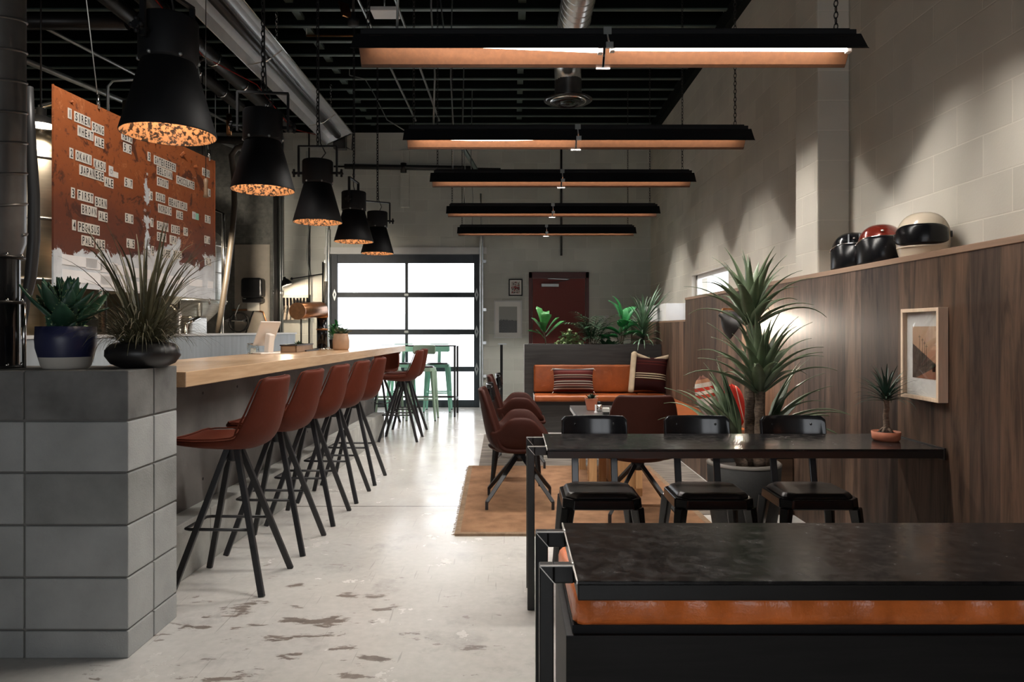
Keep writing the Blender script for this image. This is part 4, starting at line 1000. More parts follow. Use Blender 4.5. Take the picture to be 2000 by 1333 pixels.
MB().grid(lambda u, v: ((-.5+u*.16)*.44-.018, -.012-.055*math.sin(PI*min(1,u*.5)), (v-.5)*.5*(1+.06*math.sin(u*3))), 4, 10).build('linen_border', MT['beige'], p, solid=.012)
MB().grid(lambda u, v: ((u-.45)*.40, -.03, .205+.05*abs(u*2-1)**.8*(1 if True else 0)-v*.05-.02*(1-abs(u*2-1))), 12, 2).build('linen_flap', MT['beige'], p, solid=.014)
pillow('cushion', 'patchwork cushion with red and grey squares behind the tall yucca', MT['patch'], .40, .40, .17, (1.77, 6.55, .675), (-.2,.05,1.25))
pillow('cushion', 'bright red cushion under the wall lamp behind the tall yucca', MT['redcloth'], .34, .34, .15, (1.78, 5.72, .69), (-.22,.1,1.35))
# ---------------------------------------------------------------- low plywood table and what stands on it
ct = thing('low_table', 'low plywood box table with a grey top in front of the corner bench', 'table')
MB().box((.55, 5.42, .535), (1.02, 6.95, .55)).build('tabletop', MT['greytop'], ct, .002)
mb = MB(); mb.box((.55,5.42,.505),(.562,6.95,.535)); mb.box((1.008,5.42,.505),(1.02,6.95,.535)); mb.box((.562,5.42,.505),(1.008,5.432,.535)); mb.box((.562,6.938,.505),(1.008,6.95,.535)); mb.build('edge_band', MT['white'], ct, .001)
for x0, x1, yy in ((.60,.66,6.5),(.63,.70,6.02),(.72,.78,5.98),(.94,.99,5.46),(.58,.64,5.46),(.94,.99,6.55)):
    l = MB().box((x0,yy,.012),(x1,yy+.035,.535)).build('leg', MT['ply'], ct, .002)
    sb = MB()
    for k in range(4): sb.tube([(x0-.003,yy+.017,.08+.13*k),(x0,yy+.017,.08+.13*k)], .008, 6)
    sb.build('screw_heads', MT['brass'], l)
MB().box((.80,5.55,.012),(.98,6.5,.48)).build('inner_panel', MT['ply'], ct, .002)
t = thing('potted_succulent', 'dark succulent in a square tapered terracotta pot on the low plywood table', 'plant', (.715, 6.55, .55))
mb = MB(); a, b = .038, .056; mb.add([(-a,-a,0),(a,-a,0),(a,a,0),(-a,a,0),(-b,-b,.11),(b,-b,.11),(b,b,.11),(-b,b,.11)],[(3,2,1,0),(0,1,5,4),(1,2,6,5),(2,3,7,6),(3,0,4,7)]); mb.build('pot', MT['terracotta'], t, .004, solid=.006)
MB().box((-.05,-.05,.09),(.05,.05,.098)).build('soil', MT['soil'], t)
mb = MB(); succulent(mb, .04, 26, .085, .03, 21, .1, 1.4, .098, .2, .4, plump); mb.build('leaves', MT['darkleaf'], t)
t = thing('shaker', 'small round steel shaker beside the terracotta pot', 'shaker', (.775, 6.43, .55))
MB().lathe([(0,0),(.03,0),(.034,.02),(.03,.055),(.02,.065),(0,.068)], 20).build('body', MT['chrome'], t)
MB().lathe([(.0,.066),(.014,.066),(.016,.09),(0,.094)], 14).build('cap', MT['pipe'], t)
t = thing('table_tag', 'narrow white card standing beside the shaker', 'card', (.735, 6.36, .55))
MB().box((-.008,-.002,0),(.008,.002,.07)).build('card', MT['white'], t); MB().box((-.014,-.012,0),(.014,.012,.006)).build('card_base', MT['white'], t)
t = thing('tumbler', 'square glass tumbler with dark sugar sachets nearest the table edge', 'glass', (.80, 6.16, .55))
MB().prism([(-.034,0),(.034,0),(.036,.075),(-.036,.075)], .07, T(0,-.035,0)).build('glass_body', MT['glass'], t, .004)
MB().box((-.026,-.026,.006),(.026,.026,.03)).build('sachets', MT['ink'], t); MB().box((-.028,-.028,.03),(.028,.028,.062)).build('papers', MT['cream'], t)
# ---------------------------------------------------------------- on the panelling: framed print, helmets, wall lamp
t = thing('picture_frame', 'pale oak box frame with a desert street print on the wood panelling', 'picture', (XW, 3.345, 1.175))
hw_, hh, dp, fw = .155, .215, .045, .017
f = MB()
for a, b in (((-dp,-hw_,-hh),(0,-hw_+fw,hh)),((-dp,hw_-fw,-hh),(0,hw_,hh)),((-dp,-hw_+fw,hh-fw),(0,hw_-fw,hh)),((-dp,-hw_+fw,-hh),(0,hw_-fw,-hh+fw))): f.box(a,b)
f.build('frame', MT['lightwood'], t, .001)
MB().box((-.022,-hw_+fw,-hh+fw),(-.002,hw_-fw,hh-fw)).build('mat_board', MT['mat'], t)
pr = MB().box((-.0235,-.118,-.115),(-.022,.088,.13)).build('print', MT['pic_street'], t)
for k, (y0, h) in enumerate(((.03,.10),(.005,.085),(-.012,.07),(-.026,.055))):
    MB().box((-.0239,y0-.0012,-.06),(-.0235,y0+.0012,-.06+h+.05)).build('printed_pole', MT['ink'], pr); MB().box((-.0239,y0-.009,-.02+h),(-.0235,y0+.009,-.018+h)).build('printed_pole', MT['ink'], pr)
MB().prism(rr(-.012,-.02,.012,.018,.006), -.0004, T(-.0235,-.085,-.06) @ RZ(PI/2)).build('printed_truck', MT['ink'], pr)
MB().box((-.038,-hw_+fw,-hh+fw),(-.036,hw_-fw,hh-fw)).build('glazing', glass('picture_glazing',(1,1,1),.13,.02), t)
LZ = 1.655
def helmet(label, loc, rot, shellm, kind):
    """shell opening faces local -Y"""
    t = thing('motorcycle_helmet', label, 'helmet', loc, rot, 'motorcycle helmets on the ledge')
    R = .135
    def fn(u, v):
        a = u*2*PI; z = v
        th = z*PI*.5
        top = math.cos(th*.98); r = R*(1 if z < .0 else math.sin(max(.02,(1-z))*PI/2)**.72)
        return (r*math.cos(a)*.93, r*math.sin(a)*1.08, .105+.135*math.sin(z*PI/2))
    mb = MB().grid(fn, 32, 12)
    low = 0.0 if kind == 'full' else .02
    def fl(u, v):
        a = u*2*PI; k = 1-.16*(1-v)**2
        return (R*math.cos(a)*.93*k, R*math.sin(a)*1.08*k, low+(.105-low)*v)
    mb.grid(fl, 32, 5)
    o = recalc(mb.build('helmet_shell', shellm, t))
    def vis(z0, z1, a0, a1, push, name, mat, nu=24, nv=8, par=None, rnd=.35):
        def g(u, v):
            s = u*2-1; a = -PI/2 + s*(a1-a0)/2; w = 1-rnd*abs(s)**4
            zz = (z0+z1)/2+(v-.5)*(z1-z0)*w
            zn = (zz-.105)/.135
            r = R*(1 if zn <= 0 else math.sin(max(.02,1-math.asin(min(1,zn))/(PI/2))*PI/2)**.72)
            if zn < 0: r = R*(1-.16*((.105-zz)/.105)**2)
            return ((r+push)*math.cos(a)*.93, (r+push)*math.sin(a)*1.08, zz)
        return MB().grid(g, nu, nv).build(name, mat, par or t, solid=.003, soloff=1)
    if kind == 'full':
        vis(.062,.168,0,2.35,.006,'visor',MT['visor'],24,8,None,.42)
        vis(.052,.060,0,2.5,.005,'chin_trim',MT['chrome'] if False else MT['ivory'],24,2)
        for s in (-1,1):
            k = MB().lathe([(0,0),(.018,0),(.016,.008),(0,.01)], 14, T(s*R*.92,-.012,.12) @ RY(s*PI/2)).build('visor_pivot', MT['plasticblack'], t)
        MB().box((-.045,-.1,-.0),(.045,.09,.02)).build('liner', MT['plasticblack'], t)
    else:
        def bub(u, v):
            s = u*2-1; a = -PI/2+s*1.25
            b = .025*math.cos(s*PI/2)*math.sin(PI*(.25+.6*v))
            return ((R+.006+b)*math.cos(a)*.96, (R+.008+b*1.5)*math.sin(a)*1.08, .002+v*.155*(1-.22*abs(s)**3))
        MB().grid(bub, 24, 10).build('bubble_visor', MT['visor'], t, solid=.004, soloff=1)
        def eg(k):
            s = k/24*2-1; a = -PI/2+s*1.25
            return ((R+.010)*math.cos(a)*.96, (R+.013)*math.sin(a)*1.08, .158*(1-.22*abs(s)**3))
        MB().tube([eg(k) for k in range(25)]+[((R+.010)*math.cos(-PI/2+1.25)*.96,(R+.013)*math.sin(-PI/2+1.25)*1.08,z) for z in (.08,.01)], .0035, 6).build('visor_trim', MT['chrome'], t)
        for s in (0,): MB().ball(((R*.86)*math.sin(s), -(R*.90)*math.cos(s)*1.08, .19-.012*abs(s)), .008, 10, 6).build('snap_stud', MT['chrome'], t)
        if kind == 'peak':
            for s in (-1,1): MB().box((s*.03-.004,-.150,.155),(s*.03+.004,-.10,.215)).build('stripe', MT['chrome'], t)
        MB().box((-.05,-.09,.0),(.05,.09,.02)).build('liner', MT['plasticblack'], t)
    return t
helmet('ivory full-face helmet with a black visor on the wood ledge', (2.118, 3.68, LZ), -.62, MT['ivory'], 'full')
helmet('dark red helmet with a black bubble visor in the middle of the ledge trio', (2.118, 4.10, LZ), -.42, MT['redshell'], 'bubble')
helmet('black helmet with a black bubble visor next to the pilaster', (2.118, 4.44, LZ), -.4, MT['gloss'], 'peak')
# bronze wall lamp behind the yucca
t = thing('wall_lamp', 'bronze dome wall lamp glowing behind the tall yucca', 'lamp', (XW, 5.75, 1.36))
MB().lathe([(0,0),(.05,0),(.05,.015),(0,.02)], 20, T(0,.12,.02) @ RY(-PI/2)).build('wall_rose', MT['brass'], t)
MB().tube([(-.01,.12,.02),(-.14,.12,.1),(-.24,.06,.1),(-.27,0,.05)], .009, 8).build('arm', MT['brass'], t)
ML = T(-.26,0,.04) @ RX(-.35) @ RY(-.95)
MB().lathe([(.135,-.15),(.132,-.142),(.105,-.08),(.06,-.025),(.025,.0),(.018,.03),(0,.034)], 32, ML).build('shade', MT['pipe'], t, solid=.003)
MB().ball(ML @ V((0,0,-.08)), .03).build('bulb', MT['bulb'], t)
LWALL = V((XW, 5.75, 1.36)) + ML @ V((0,0,-.12))
# ---------------------------------------------------------------- menu board
BO = V((-2.80, 4.33, 1.556)); BANG = math.atan2(1.95, .16)
bd = thing('menu_board', 'rusty peeling beer menu board hanging over the bar on two cables', 'menu board', BO, BANG)
BL, BH = 1.957, 1.225
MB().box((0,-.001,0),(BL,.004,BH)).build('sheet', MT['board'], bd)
mb = MB(); mb.box((-.006,-.004,-.004),(0,.008,BH+.004)); mb.box((BL,-.004,-.004),(BL+.006,.008,BH+.004)); mb.build('edge_lip', MT['board'], bd)
rnd = random.Random(7)
for (fx, fz, s) in ((1.2,1.19,.035),(1.42,1.15,.05),(1.55,1.13,.045),(1.62,1.1,.035),(1.05,1.14,.03),(.96,.40,.05),(.93,.33,.055),(1.45,.34,.035),(1.62,.33,.04),(1.78,.46,.03),(.35,.80,.02),(.15,1.17,.02),(.98,.62,.03),(1.7,.62,.04)):
    a = rnd.uniform(0,6); pts = []
    MB().grid(lambda u, v, fx=fx, fz=fz, s=s, a=a: (fx+s*(u-.5)*math.cos(a)-s*.6*(v-.5)*math.sin(a), -.003-.03*s/.06*u*u*(1-.4*v), fz+s*(u-.5)*math.sin(a)+s*.6*(v-.5)*math.cos(a)), 5, 3).build('paint_flake', MT['board'], bd, solid=.001)
def bpx(px, py):
    """photo pixel on the board -> board-local (along, up)"""
    d = -4382.0/(px-1117.0); return ((d-4.33)/.9967, CAMH-(py-VY)*d/F0-1.556)
PITCH, SH = .0292, .066
def strip(px, py, txt, mat='cream', n=None, h=SH):
    u, v = bpx(px, py); n = n or len(txt); w = PITCH*n+.004
    if u+w > BL-.01: u = BL-.012-w
    s = MB().box((u,-.0035,v-h),(u+w,-.001,v)).build('letter_strip', MT[mat], bd)
    if txt.strip():
        mb = MB()
        for k, chx in enumerate(txt):
            if chx == ' ': continue
            vs, fs = text_mesh(chx)
            x0 = min(q[0] for q in vs); x1 = max(q[0] for q in vs); z0 = min(q[1] for q in vs); z1 = max(q[1] for q in vs)
            tw = PITCH*(.66 if chx not in '1I.' else .2); thh = h*.74 if chx != '.' else h*.1
            mb.add([(u+.002+PITCH*(k+.5)+((q[0]-x0)/(x1-x0)-.5)*tw, -.0042, v-h*.87+(q[1]-z0)/(z1-z0)*thh) for q in vs], fs)
        mb.build('lettering', MT['ink'], s)
    return s
for px, py, tx in ((132.1,210,'1'),(144.7,216.6,'SIREN'),(179,236.7,'SONG'),(151.3,244.2,'WHEAT'),(184.7,264.8,'ALE'),(135.3,287.9,'2'),(147.2,292.6,'OKAKI'),(182.6,309.4,'KASU'),
    (154.7,321,'JAPANESE'),(203.8,344.7,'ALE'),(138.5,365.7,'3'),(150.9,369.8,'FIRST'),(185,383.5,'BORN'),(158.3,398,'BROWN'),(192,411.5,'ALE'),(140.7,429,'4'),(151.7,432.2,'PEGASUS'),
    (158.7,459.2,'PALE'),(186.6,466.4,'ALE'),(237,254,'ABV%'),(240.4,277.5,'5.5'),(242.8,346,'5.7'),(244.2,416,'5.0'),(247,465.5,'6.5'),(288.2,296.3,'5'),(300.4,302.9,'GATEKEEPER'),
    (306,323.5,'BELGIAN'),(344.5,342.3,'CHOCOLATE'),(306.6,345,'STOUT'),(395,327.3,'ABV%'),(403.6,367.6,'.0'),(292.3,373.2,'6'),(304.2,375,'COLD'),(329.1,385.4,'BEAUTIFUL'),(308.7,398,'NORDIC'),
    (344.3,410.6,'ALE'),(400.1,419.6,'3.7'),(293.9,425.9,'7'),(306.5,431.3,'SHINY'),(334.2,438.5,'SIDE'),(358.2,443.9,'UP'),(306.5,453,'BRUT'),(331.2,459.2,'IPA'),(399,460.1,'7.6'),
    (295.2,480.3,'8'),(314.5,485,'LIFE'),(337.8,488,'ROSE'),(401.4,503.5,'6.7')):
    strip(px, py, tx)
for px, py, n, h in ((120.5,496,11,.064),(167,504,6,.068),(195.5,510.5,6,.07),(221,516.5,5,.066),(246,521,10,.07),(121.5,525.5,16,.075),(196,538.5,7,.075),(221.5,543,4,.075),(327,538,8,.06),(369,544,7,.06),(405.5,549,3,.06),(300,532,5,.08),(246,548,8,.07)):
    strip(px, py, ' ', 'sheetwhite', n, h)
u, v = bpx(212.3, 323.3)
st = MB().box((u,-.003,v-.07),(u+.045,-.001,v)).build('sticker', MT['white'], bd); MB().tube([(u+.022+.014*math.cos(k*.5), -.0032, v-.036+.014*math.sin(k*.5)) for k in range(13)], .0016, 5).build('ring_mark', MT['conduit'], st)
st = MB().box((u+.047,-.003,v-.068),(u+.1,-.001,v-.028)).build('sticker', MT['cream'], bd)
u, v = bpx(375.5, 413); st = MB().box((u,-.003,v-.06),(u+.05,-.001,v)).build('sticker', MT['white'], bd); MB().box((u+.05,-.003,v-.06),(u+.1,-.001,v-.005)).build('sticker', MT['mint'], bd)
MB().tube([(u+.024+.012*math.cos(k*.5), -.0032, v-.032+.012*math.sin(k*.5)) for k in range(13)], .0016, 5).build('ring_mark', MT['conduit'], st)
for u in (.41, 1.86):
    MB().tube([(u,.0,BH+.02),(u,.22,ZC-1.556)], .004, 6).build('hanging_cable', MT['conduit'], bd)
    MB().tube([(u,.0,BH-.02),(u,.0,BH+.075)], .011, 8).build('turnbuckle', MT['chrome'], bd)
for u in (.43, 1.87): MB().tube([(u+.014*math.cos(k*PI/6),0,-.02+.024*math.sin(k*PI/6)) for k in range(12)], .006, 6, False, True).build('hook', MT['chrome'], bd)
t = thing('pull_cord', 'dark cord with a wooden handle hanging before the menu board', 'cord', P(402, 352, 5.2))
MB().tube([(0,0,.0),(0,0,ZC-t.location.z)], .003, 6).build('cord', MT['hoseblack'], t)
MB().lathe([(0,-.13),(.02,-.125),(.014,-.1),(.013,-.04),(.018,0),(.01,.012),(0,.014)], 14).build('handle', MT['woodbox'], t)
# ---------------------------------------------------------------- brewing tanks and hoses behind the half wall
def tank(label, x, y, r, z0, z1, mat, dome=.28, cone=.45):
    t = thing('brewing_tank', label, 'tank', (x,y,0), 0, 'stainless brewing tanks')
    MB().lathe([(.06,z0-cone),(r*.98,z0-.01),(r,z0),(r,z1),(r*.97,z1+dome*.18),(r*.8,z1+dome*.55),(r*.5,z1+dome*.85),(.1,z1+dome),(0,z1+dome)], 44).build('vessel', mat, t)
    for z in (z0+.03,(z0+z1)/2,z1-.03): MB().tube([(r*1.004*math.cos(a*PI/22), r*1.004*math.sin(a*PI/22), z) for a in range(44)], .012, 6, False, True).build('weld_band', MT['steel'], t)
    for k in range(4):
        a = PI/4+k*PI/2; MB().tube([(r*.92*math.cos(a), r*.92*math.sin(a), z0+.1),(r*.95*math.cos(a), r*.95*math.sin(a), 0)], .035, 10).build('leg', MT['steel'], t)
    MB().lathe([(.13,z1+dome-.02),(.14,z1+dome),(.14,z1+dome+.05),(0,z1+dome+.06)], 20).build('manway', MT['steel'], t)
    MB().tube([(.12,-.1,z1+dome-.03),(.12,-.12,z1+dome+.16),(.3,-.14,z1+dome+.2),(r+.06,-.16,z1+dome+.1),(r+.06,-.16,z0)], .025, 10).build('blow_off_pipe', MT['chrome'], t)
    MB().tube([(0,0,z0-cone),(0,-.2,z0-cone-.1),(.25,-.3,z0-cone-.1)], .025, 8).build('outlet', MT['chrome'], t)
    return t
tank('warm lit stainless brewing tank left of the menu board', -3.86, 5.75, .52, 1.64, 2.62, MT['brew'])
tank('stainless brewing tank hidden behind the menu board', -3.98, 7.35, .52, 1.64, 2.62, MT['brew'])
tank('stainless brewing tank showing right of the menu board', -4.33, 9.4, .5, 1.64, 2.42, MT['steel'])
t = thing('hose', 'tan rubber hose arching down between the menu board and the paper towels', 'hose', (0,0,0))
MB().tube([P(505,283,8.8),P(480,284,8.8),P(462,290,8.8),P(452,304,8.8),P(457,345,8.8),P(458,400,8.8),P(452,470,8.8),P(442,545,8.8),P(432,610,8.8),P(424,660,8.8)], .035, 10).build('hose_line', MT['hose'], t)
t = thing('hose', 'black hose hanging beside the spiral duct', 'hose', (0,0,0))
MB().tube([P(58,170,4.2),P(60,260,4.2),P(66,380,4.2),P(66,470,4.2),P(60,540,4.2),P(50,590,4.2),P(44,640,4.2)], [.02,.026,.032,.034,.032,.026,.02], 10).build('hose_line', MT['hoseblack'], t)
t = thing('dome_lamp', 'white lit dome lamp over the tank left of the menu board', 'lamp', P(80,246,5.3))
MB().lathe([(.12,.0),(.118,.01),(.08,.055),(.03,.08),(.03,.13),(0,.13)], 24).build('shade', MT['matt_black'], t, solid=.003)
MB().lathe([(.112,.004),(0,.03)], 24).build('diffuser', MT['lampwhite'], t); MB().tube([(0,0,.13),(0,0,ZC-t.location.z)], .006, 6).build('stem', MT['pipe'], t)
rl = thing('dome_lamp', 'added dome lamp, unseen behind the menu board, lighting the back panel and far tank', 'lamp', (-3.5,8.0,2.19))  # added fill lamp, kept out of sight to brighten the back left
MB().lathe([(.12,.0),(.118,.01),(.08,.055),(.03,.08),(.03,.13),(0,.13)], 24).build('shade', MT['matt_black'], rl, solid=.003); MB().tube([(0,0,.13),(0,0,ZC-2.19)], .006, 6).build('stem', MT['pipe'], rl)
t = thing('keg_washer', 'steel frame with pipes standing behind the half wall', 'equipment', (-3.24, 6.55, 0))
MB().tube([(-.2,0,0),(-.2,0,1.45),(-.15,0,1.5),(.1,0,1.5),(.15,0,1.45),(.15,0,0)], .03, 10).build('frame', MT['steel'], t)
MB().box((-.2,.05,.6),(.25,.4,1.42)).build('housing', MT['steel'], t, .02); MB().tube([(.2,-.05,.3),(.25,-.05,1.35),(.3,.1,1.4)], .02, 8).build('pipe', MT['chrome'], t)
# ---------------------------------------------------------------- tall yucca in the fibre-cement pot
t = thing('potted_yucca', 'tall yucca with four leafy heads in a round grey cement pot', 'plant', (1.385, 4.28, 0))
MB().lathe([(0,0),(.15,0),(.17,.02),(.205,.25),(.216,.49),(.19,.49),(.185,.45),(0,.45)], 44).build('pot', MT['stonepot'], t)
MB().lathe([(.217,.482),(.218,.49),(.206,.5),(.192,.5),(.19,.482)], 44).build('pot_rim', MT['stonerim'], t)
MB().lathe([(.186,.46),(0,.468)], 24).build('soil', MT['soil'], t)
def px_l(px, py, dy=0): # pixel -> local to the pot
    return P(px, py, 4.28+dy) - V((1.385,4.28,0))
heads = [((1466,622,.03), (1465,900,.03), 36, .47, 'tall'), ((1484,752,-.04), (1484,900,-.02), 44, .50, 'mid'), ((1436,872,-.06), (1452,905,-.04), 24, .56, 'low'), ((1508,830,.06), (1500,905,.05), 12, .50, 'side')]
yp = lambda t: min(1,.5+1.7*t) if t < .3 else max(.0,(1-t)/.7)**1.15
for h, (top, bot, nlv, L, kind) in enumerate(heads):
    a = px_l(bot[0], bot[1], bot[2]); a.z = .455; b = px_l(top[0], top[1], top[2])
    rnd = random.Random(40+h)
    pts = [a.lerp(b, k/10)+V((rnd.uniform(-.004,.004), rnd.uniform(-.004,.004), 0)) for k in range(11)]
    MB().tube(pts, [.036-.008*k/10+rnd.uniform(-.002,.002) for k in range(11)], 14).build('trunk', MT['bark'], t)
    mb = MB(); mb2 = MB()
    for i in range(nlv):
        u = i/nlv; az = i*2.399963+h; el = .62+.9*u+rnd.uniform(-.12,.12)
        base = b + V((.02*math.cos(az), .02*math.sin(az), -.06+.13*u))
        if kind == 'low': az = PI+rnd.uniform(-1.5,1.0); el = .75+.7*u
        if kind == 'side': az = rnd.uniform(-.9,.9); el = .35+.95*u
        leaf(mb, base, az, el, L*rnd.uniform(.8,1.08)*(1-.18*u), (.074-.008*u)*rnd.uniform(.85,1.1), rnd.uniform(.8,1.2)*(1.25-.85*u), 12, .42, yp, rnd.uniform(-.15,.15))
    mb.build('leaf_head', MT['yucca'], t, solid=.0018)
# small palm on the farther steel table
t = thing('potted_palm', 'little palm in a shallow terracotta dish on the steel table', 'plant', (1.802, 3.44, .753))
MB().lathe([(0,0),(.054,0),(.062,.01),(.066,.045),(.062,.045),(.058,.034),(0,.034)], 32).build('dish', MT['terracotta'], t)
MB().lathe([(.058,.035),(.02,.044),(0,.045)], 20).build('soil', MT['soil'], t)
MB().tube([(0,0,.036),(.003,0,.07),(-.002,0,.12),(.003,0,.16),(0,0,.20)], [.024,.014,.0125,.012,.014], 12).build('trunk', MT['bark'], t)
mb = MB()
for k in range(5): a = k*1.256; mb.tube([(.01*math.cos(a),.01*math.sin(a),.06),(.025*math.cos(a),.025*math.sin(a),.048),(.035*math.cos(a),.035*math.sin(a),.038)], [.008,.007,.003], 6)
mb.build('roots', MT['bark'], t)
mb = MB(); rnd = random.Random(77)
for i in range(64):
    u = i/64; az = i*2.399963; leaf(mb, (.006*math.cos(az), .006*math.sin(az), .19+.03*u), az, .15+1.3*u+rnd.uniform(-.15,.15), rnd.uniform(.12,.175), .011, rnd.uniform(.6,1.5)*(1.1-.5*u), 9, .35, lambda t: 1-.85*t**2)
mb.build('leaf_head', MT['darkleaf'], t)
# ---------------------------------------------------------------- plants in the planter box
def pp(px, d=9.64): p = P(px, 640, d); return (p.x, d, 1.03)
def zq(py, d=9.64): return CAMH-(py-VY)*d/F0 - 1.03
# fiddle-leaf fig
t = thing('planter_plant', 'fiddle-leaf fig with broad glossy leaves at the open end of the planter box', 'plant', pp(1067))
MB().tube([(0,0,-.02),(-.01,0,.12),(-.04,0,.24),(-.05,0,.34)], .009, 8).build('stem', MT['stem'], t)
obo = lambda t: (.25+1.15*t)*max(0,1-max(0,(t-.72)/.28)**2)**.5
mb = MB()
for (px, py, az, el, L, w) in ((1067,655,.2,.75,.27,.13),(1062,650,2.9,1.0,.22,.10),(1060,640,2.5,1.35,.25,.10),(1062,640,.4,1.35,.20,.12),(1066,648,.1,.95,.22,.10),(1062,636,1.2,1.4,.16,.1),(1060,652,3.3,.35,.17,.09),(1064,660,3.0,.9,.14,.06),(1062,642,-1.2,1.1,.2,.1),(1064,646,-2.0,.7,.18,.1),(1064,638,1.9,1.2,.2,.1)):
    leaf(mb, (xpx(px,144)-xpx(1067,144), 0, zq(py)-.02), az, el, L*1.3, w*1.35, .35, 8, .25, obo)
for i in range(9): leaf(mb, (.05*math.cos(i), .04*math.sin(i), .0), i*2.4, .5, .15, .08, .7, 6, .25, obo)
mb.build('leaves', MT['fiddle'], t, solid=.001)
# pale variegated mound
t = thing('planter_plant', 'pale variegated bushy plant low in the planter box beside the fig', 'plant', pp(1112))
mb = MB(); rnd = random.Random(31)
for i in range(230):
    a = rnd.uniform(0,6.28); r = rnd.uniform(0,.16); z = (1-(r/.18)**2)*rnd.uniform(.05,.25)
    leaf(mb, (r*math.cos(a)*1.25, r*math.sin(a)*.9, z), rnd.uniform(0,6.28), rnd.uniform(0,1.2), rnd.uniform(.04,.075), .035, .8, 4, .3)
mb.build('leaves', MT['variegated'], t)
mb = MB()
for i in range(10): mb.tube([(0,0,-.02),(.1*math.cos(i*.63),.08*math.sin(i*.63),.12)], .004, 5)
mb.build('stems', MT['stem'], t)
# parlour palm
t = thing('planter_plant', 'dark feathery parlour palm in the middle of the planter box', 'plant', pp(1158))
mb = MB(); ms = MB(); rnd = random.Random(52)
for i in range(26):
    az = i*2.4+rnd.uniform(-.2,.2); el = rnd.uniform(.75,1.45); L = rnd.uniform(.42,.66); p = V((rnd.uniform(-.03,.03), rnd.uniform(-.03,.03), -.01)); pts = [p.copy()]
    n = 12
    for k in range(n):
        e = el-1.0*((k+1)/n)**2; d = V((math.cos(az)*math.cos(e)*.8, math.sin(az)*math.cos(e)*.6, math.sin(e))); p = p + d*(L/n); pts.append(p.copy())
        if k > 2:
            for s in (-1,1): leaf(mb, p, az+s*(1.25-.5*k/n), e*.5-.1, (.15)*(1-.35*abs(k/n-.55)), .022, .7, 4, .3, lambda t: math.sin(PI*(t*.85+.12)))
    ms.tube(pts, .003, 5)
mb.build('fronds', MT['fern'], t); ms.build('stems', MT['stem'], t)
# bright broad-leaved philodendron
t = thing('planter_plant', 'bright green plant with big wavy upright leaves in the planter box', 'plant', pp(1213))
mb = MB(); ms = MB(); ov = lambda t: math.sin(PI*min(.97,t*.92+.1))**.65
for (px, py, az, el, L, w) in ((1213,630,2.6,1.25,.30,.13),(1212,616,2.7,1.4,.24,.09),(1222,630,.6,1.2,.22,.13),(1228,622,.3,1.2,.16,.12),(1212,650,.2,.6,.22,.14),(1208,652,2.9,.5,.2,.13),(1218,656,-.2,.3,.22,.13),(1215,640,-1.3,.6,.2,.13),(1222,648,.2,.8,.2,.14),(1205,660,3.3,.2,.18,.12),(1190,664,2.8,.5,.16,.1)):
    b = V((xpx(px,144)-xpx(1213,144), -.02, zq(py))); leaf(mb, b, az, el, L*1.2, w*1.6, .9, 10, .4, ov, .4); ms.tube([(0,0,-.02), b*.5+V((0,0,.0)), b], .006, 6)
mb.build('leaves', MT['philo'], t, solid=.001); ms.build('stems', MT['stem'], t)
t = thing('planter_plant', 'low dark green leaves between the palm and the bright plant', 'plant', pp(1188, 9.56))
mb = MB()
for i in range(16): leaf(mb, (.04*math.cos(i*2.4), .03*math.sin(i*2.4), 0), i*2.4, .5+.04*i, .17, .075, .7, 6, .3, ov)
mb.build('leaves', MT['fern'], t)
# spider-leaved dracaena
t = thing('planter_plant', 'spiky striped dracaena fountain next to the panelled wall end of the planter box', 'plant', pp(1256))
MB().tube([(0,0,-.03),(.01,0,.30)], .016, 8).build('stem', MT['bark'], t)
mb = MB(); rnd = random.Random(63)
for i in range(120):
    u = i/120; az = i*2.399963; leaf(mb, (.01*math.cos(az), .01*math.sin(az), .06+.30*u), az, -.1+1.5*u+rnd.uniform(-.2,.2), rnd.uniform(.33,.47), .026, rnd.uniform(.9,1.9)*(1.1-.6*u), 9, .4, lambda t: (1-.9*t**2))
for i in range(9): leaf(mb, (.0,.0,.34), rnd.uniform(-.4,.8), rnd.uniform(.75,1.25), .6, .04, .25, 8, .4, lambda t: (1-.9*t**2))
mb.build('leaf_head', MT['spider'], t)
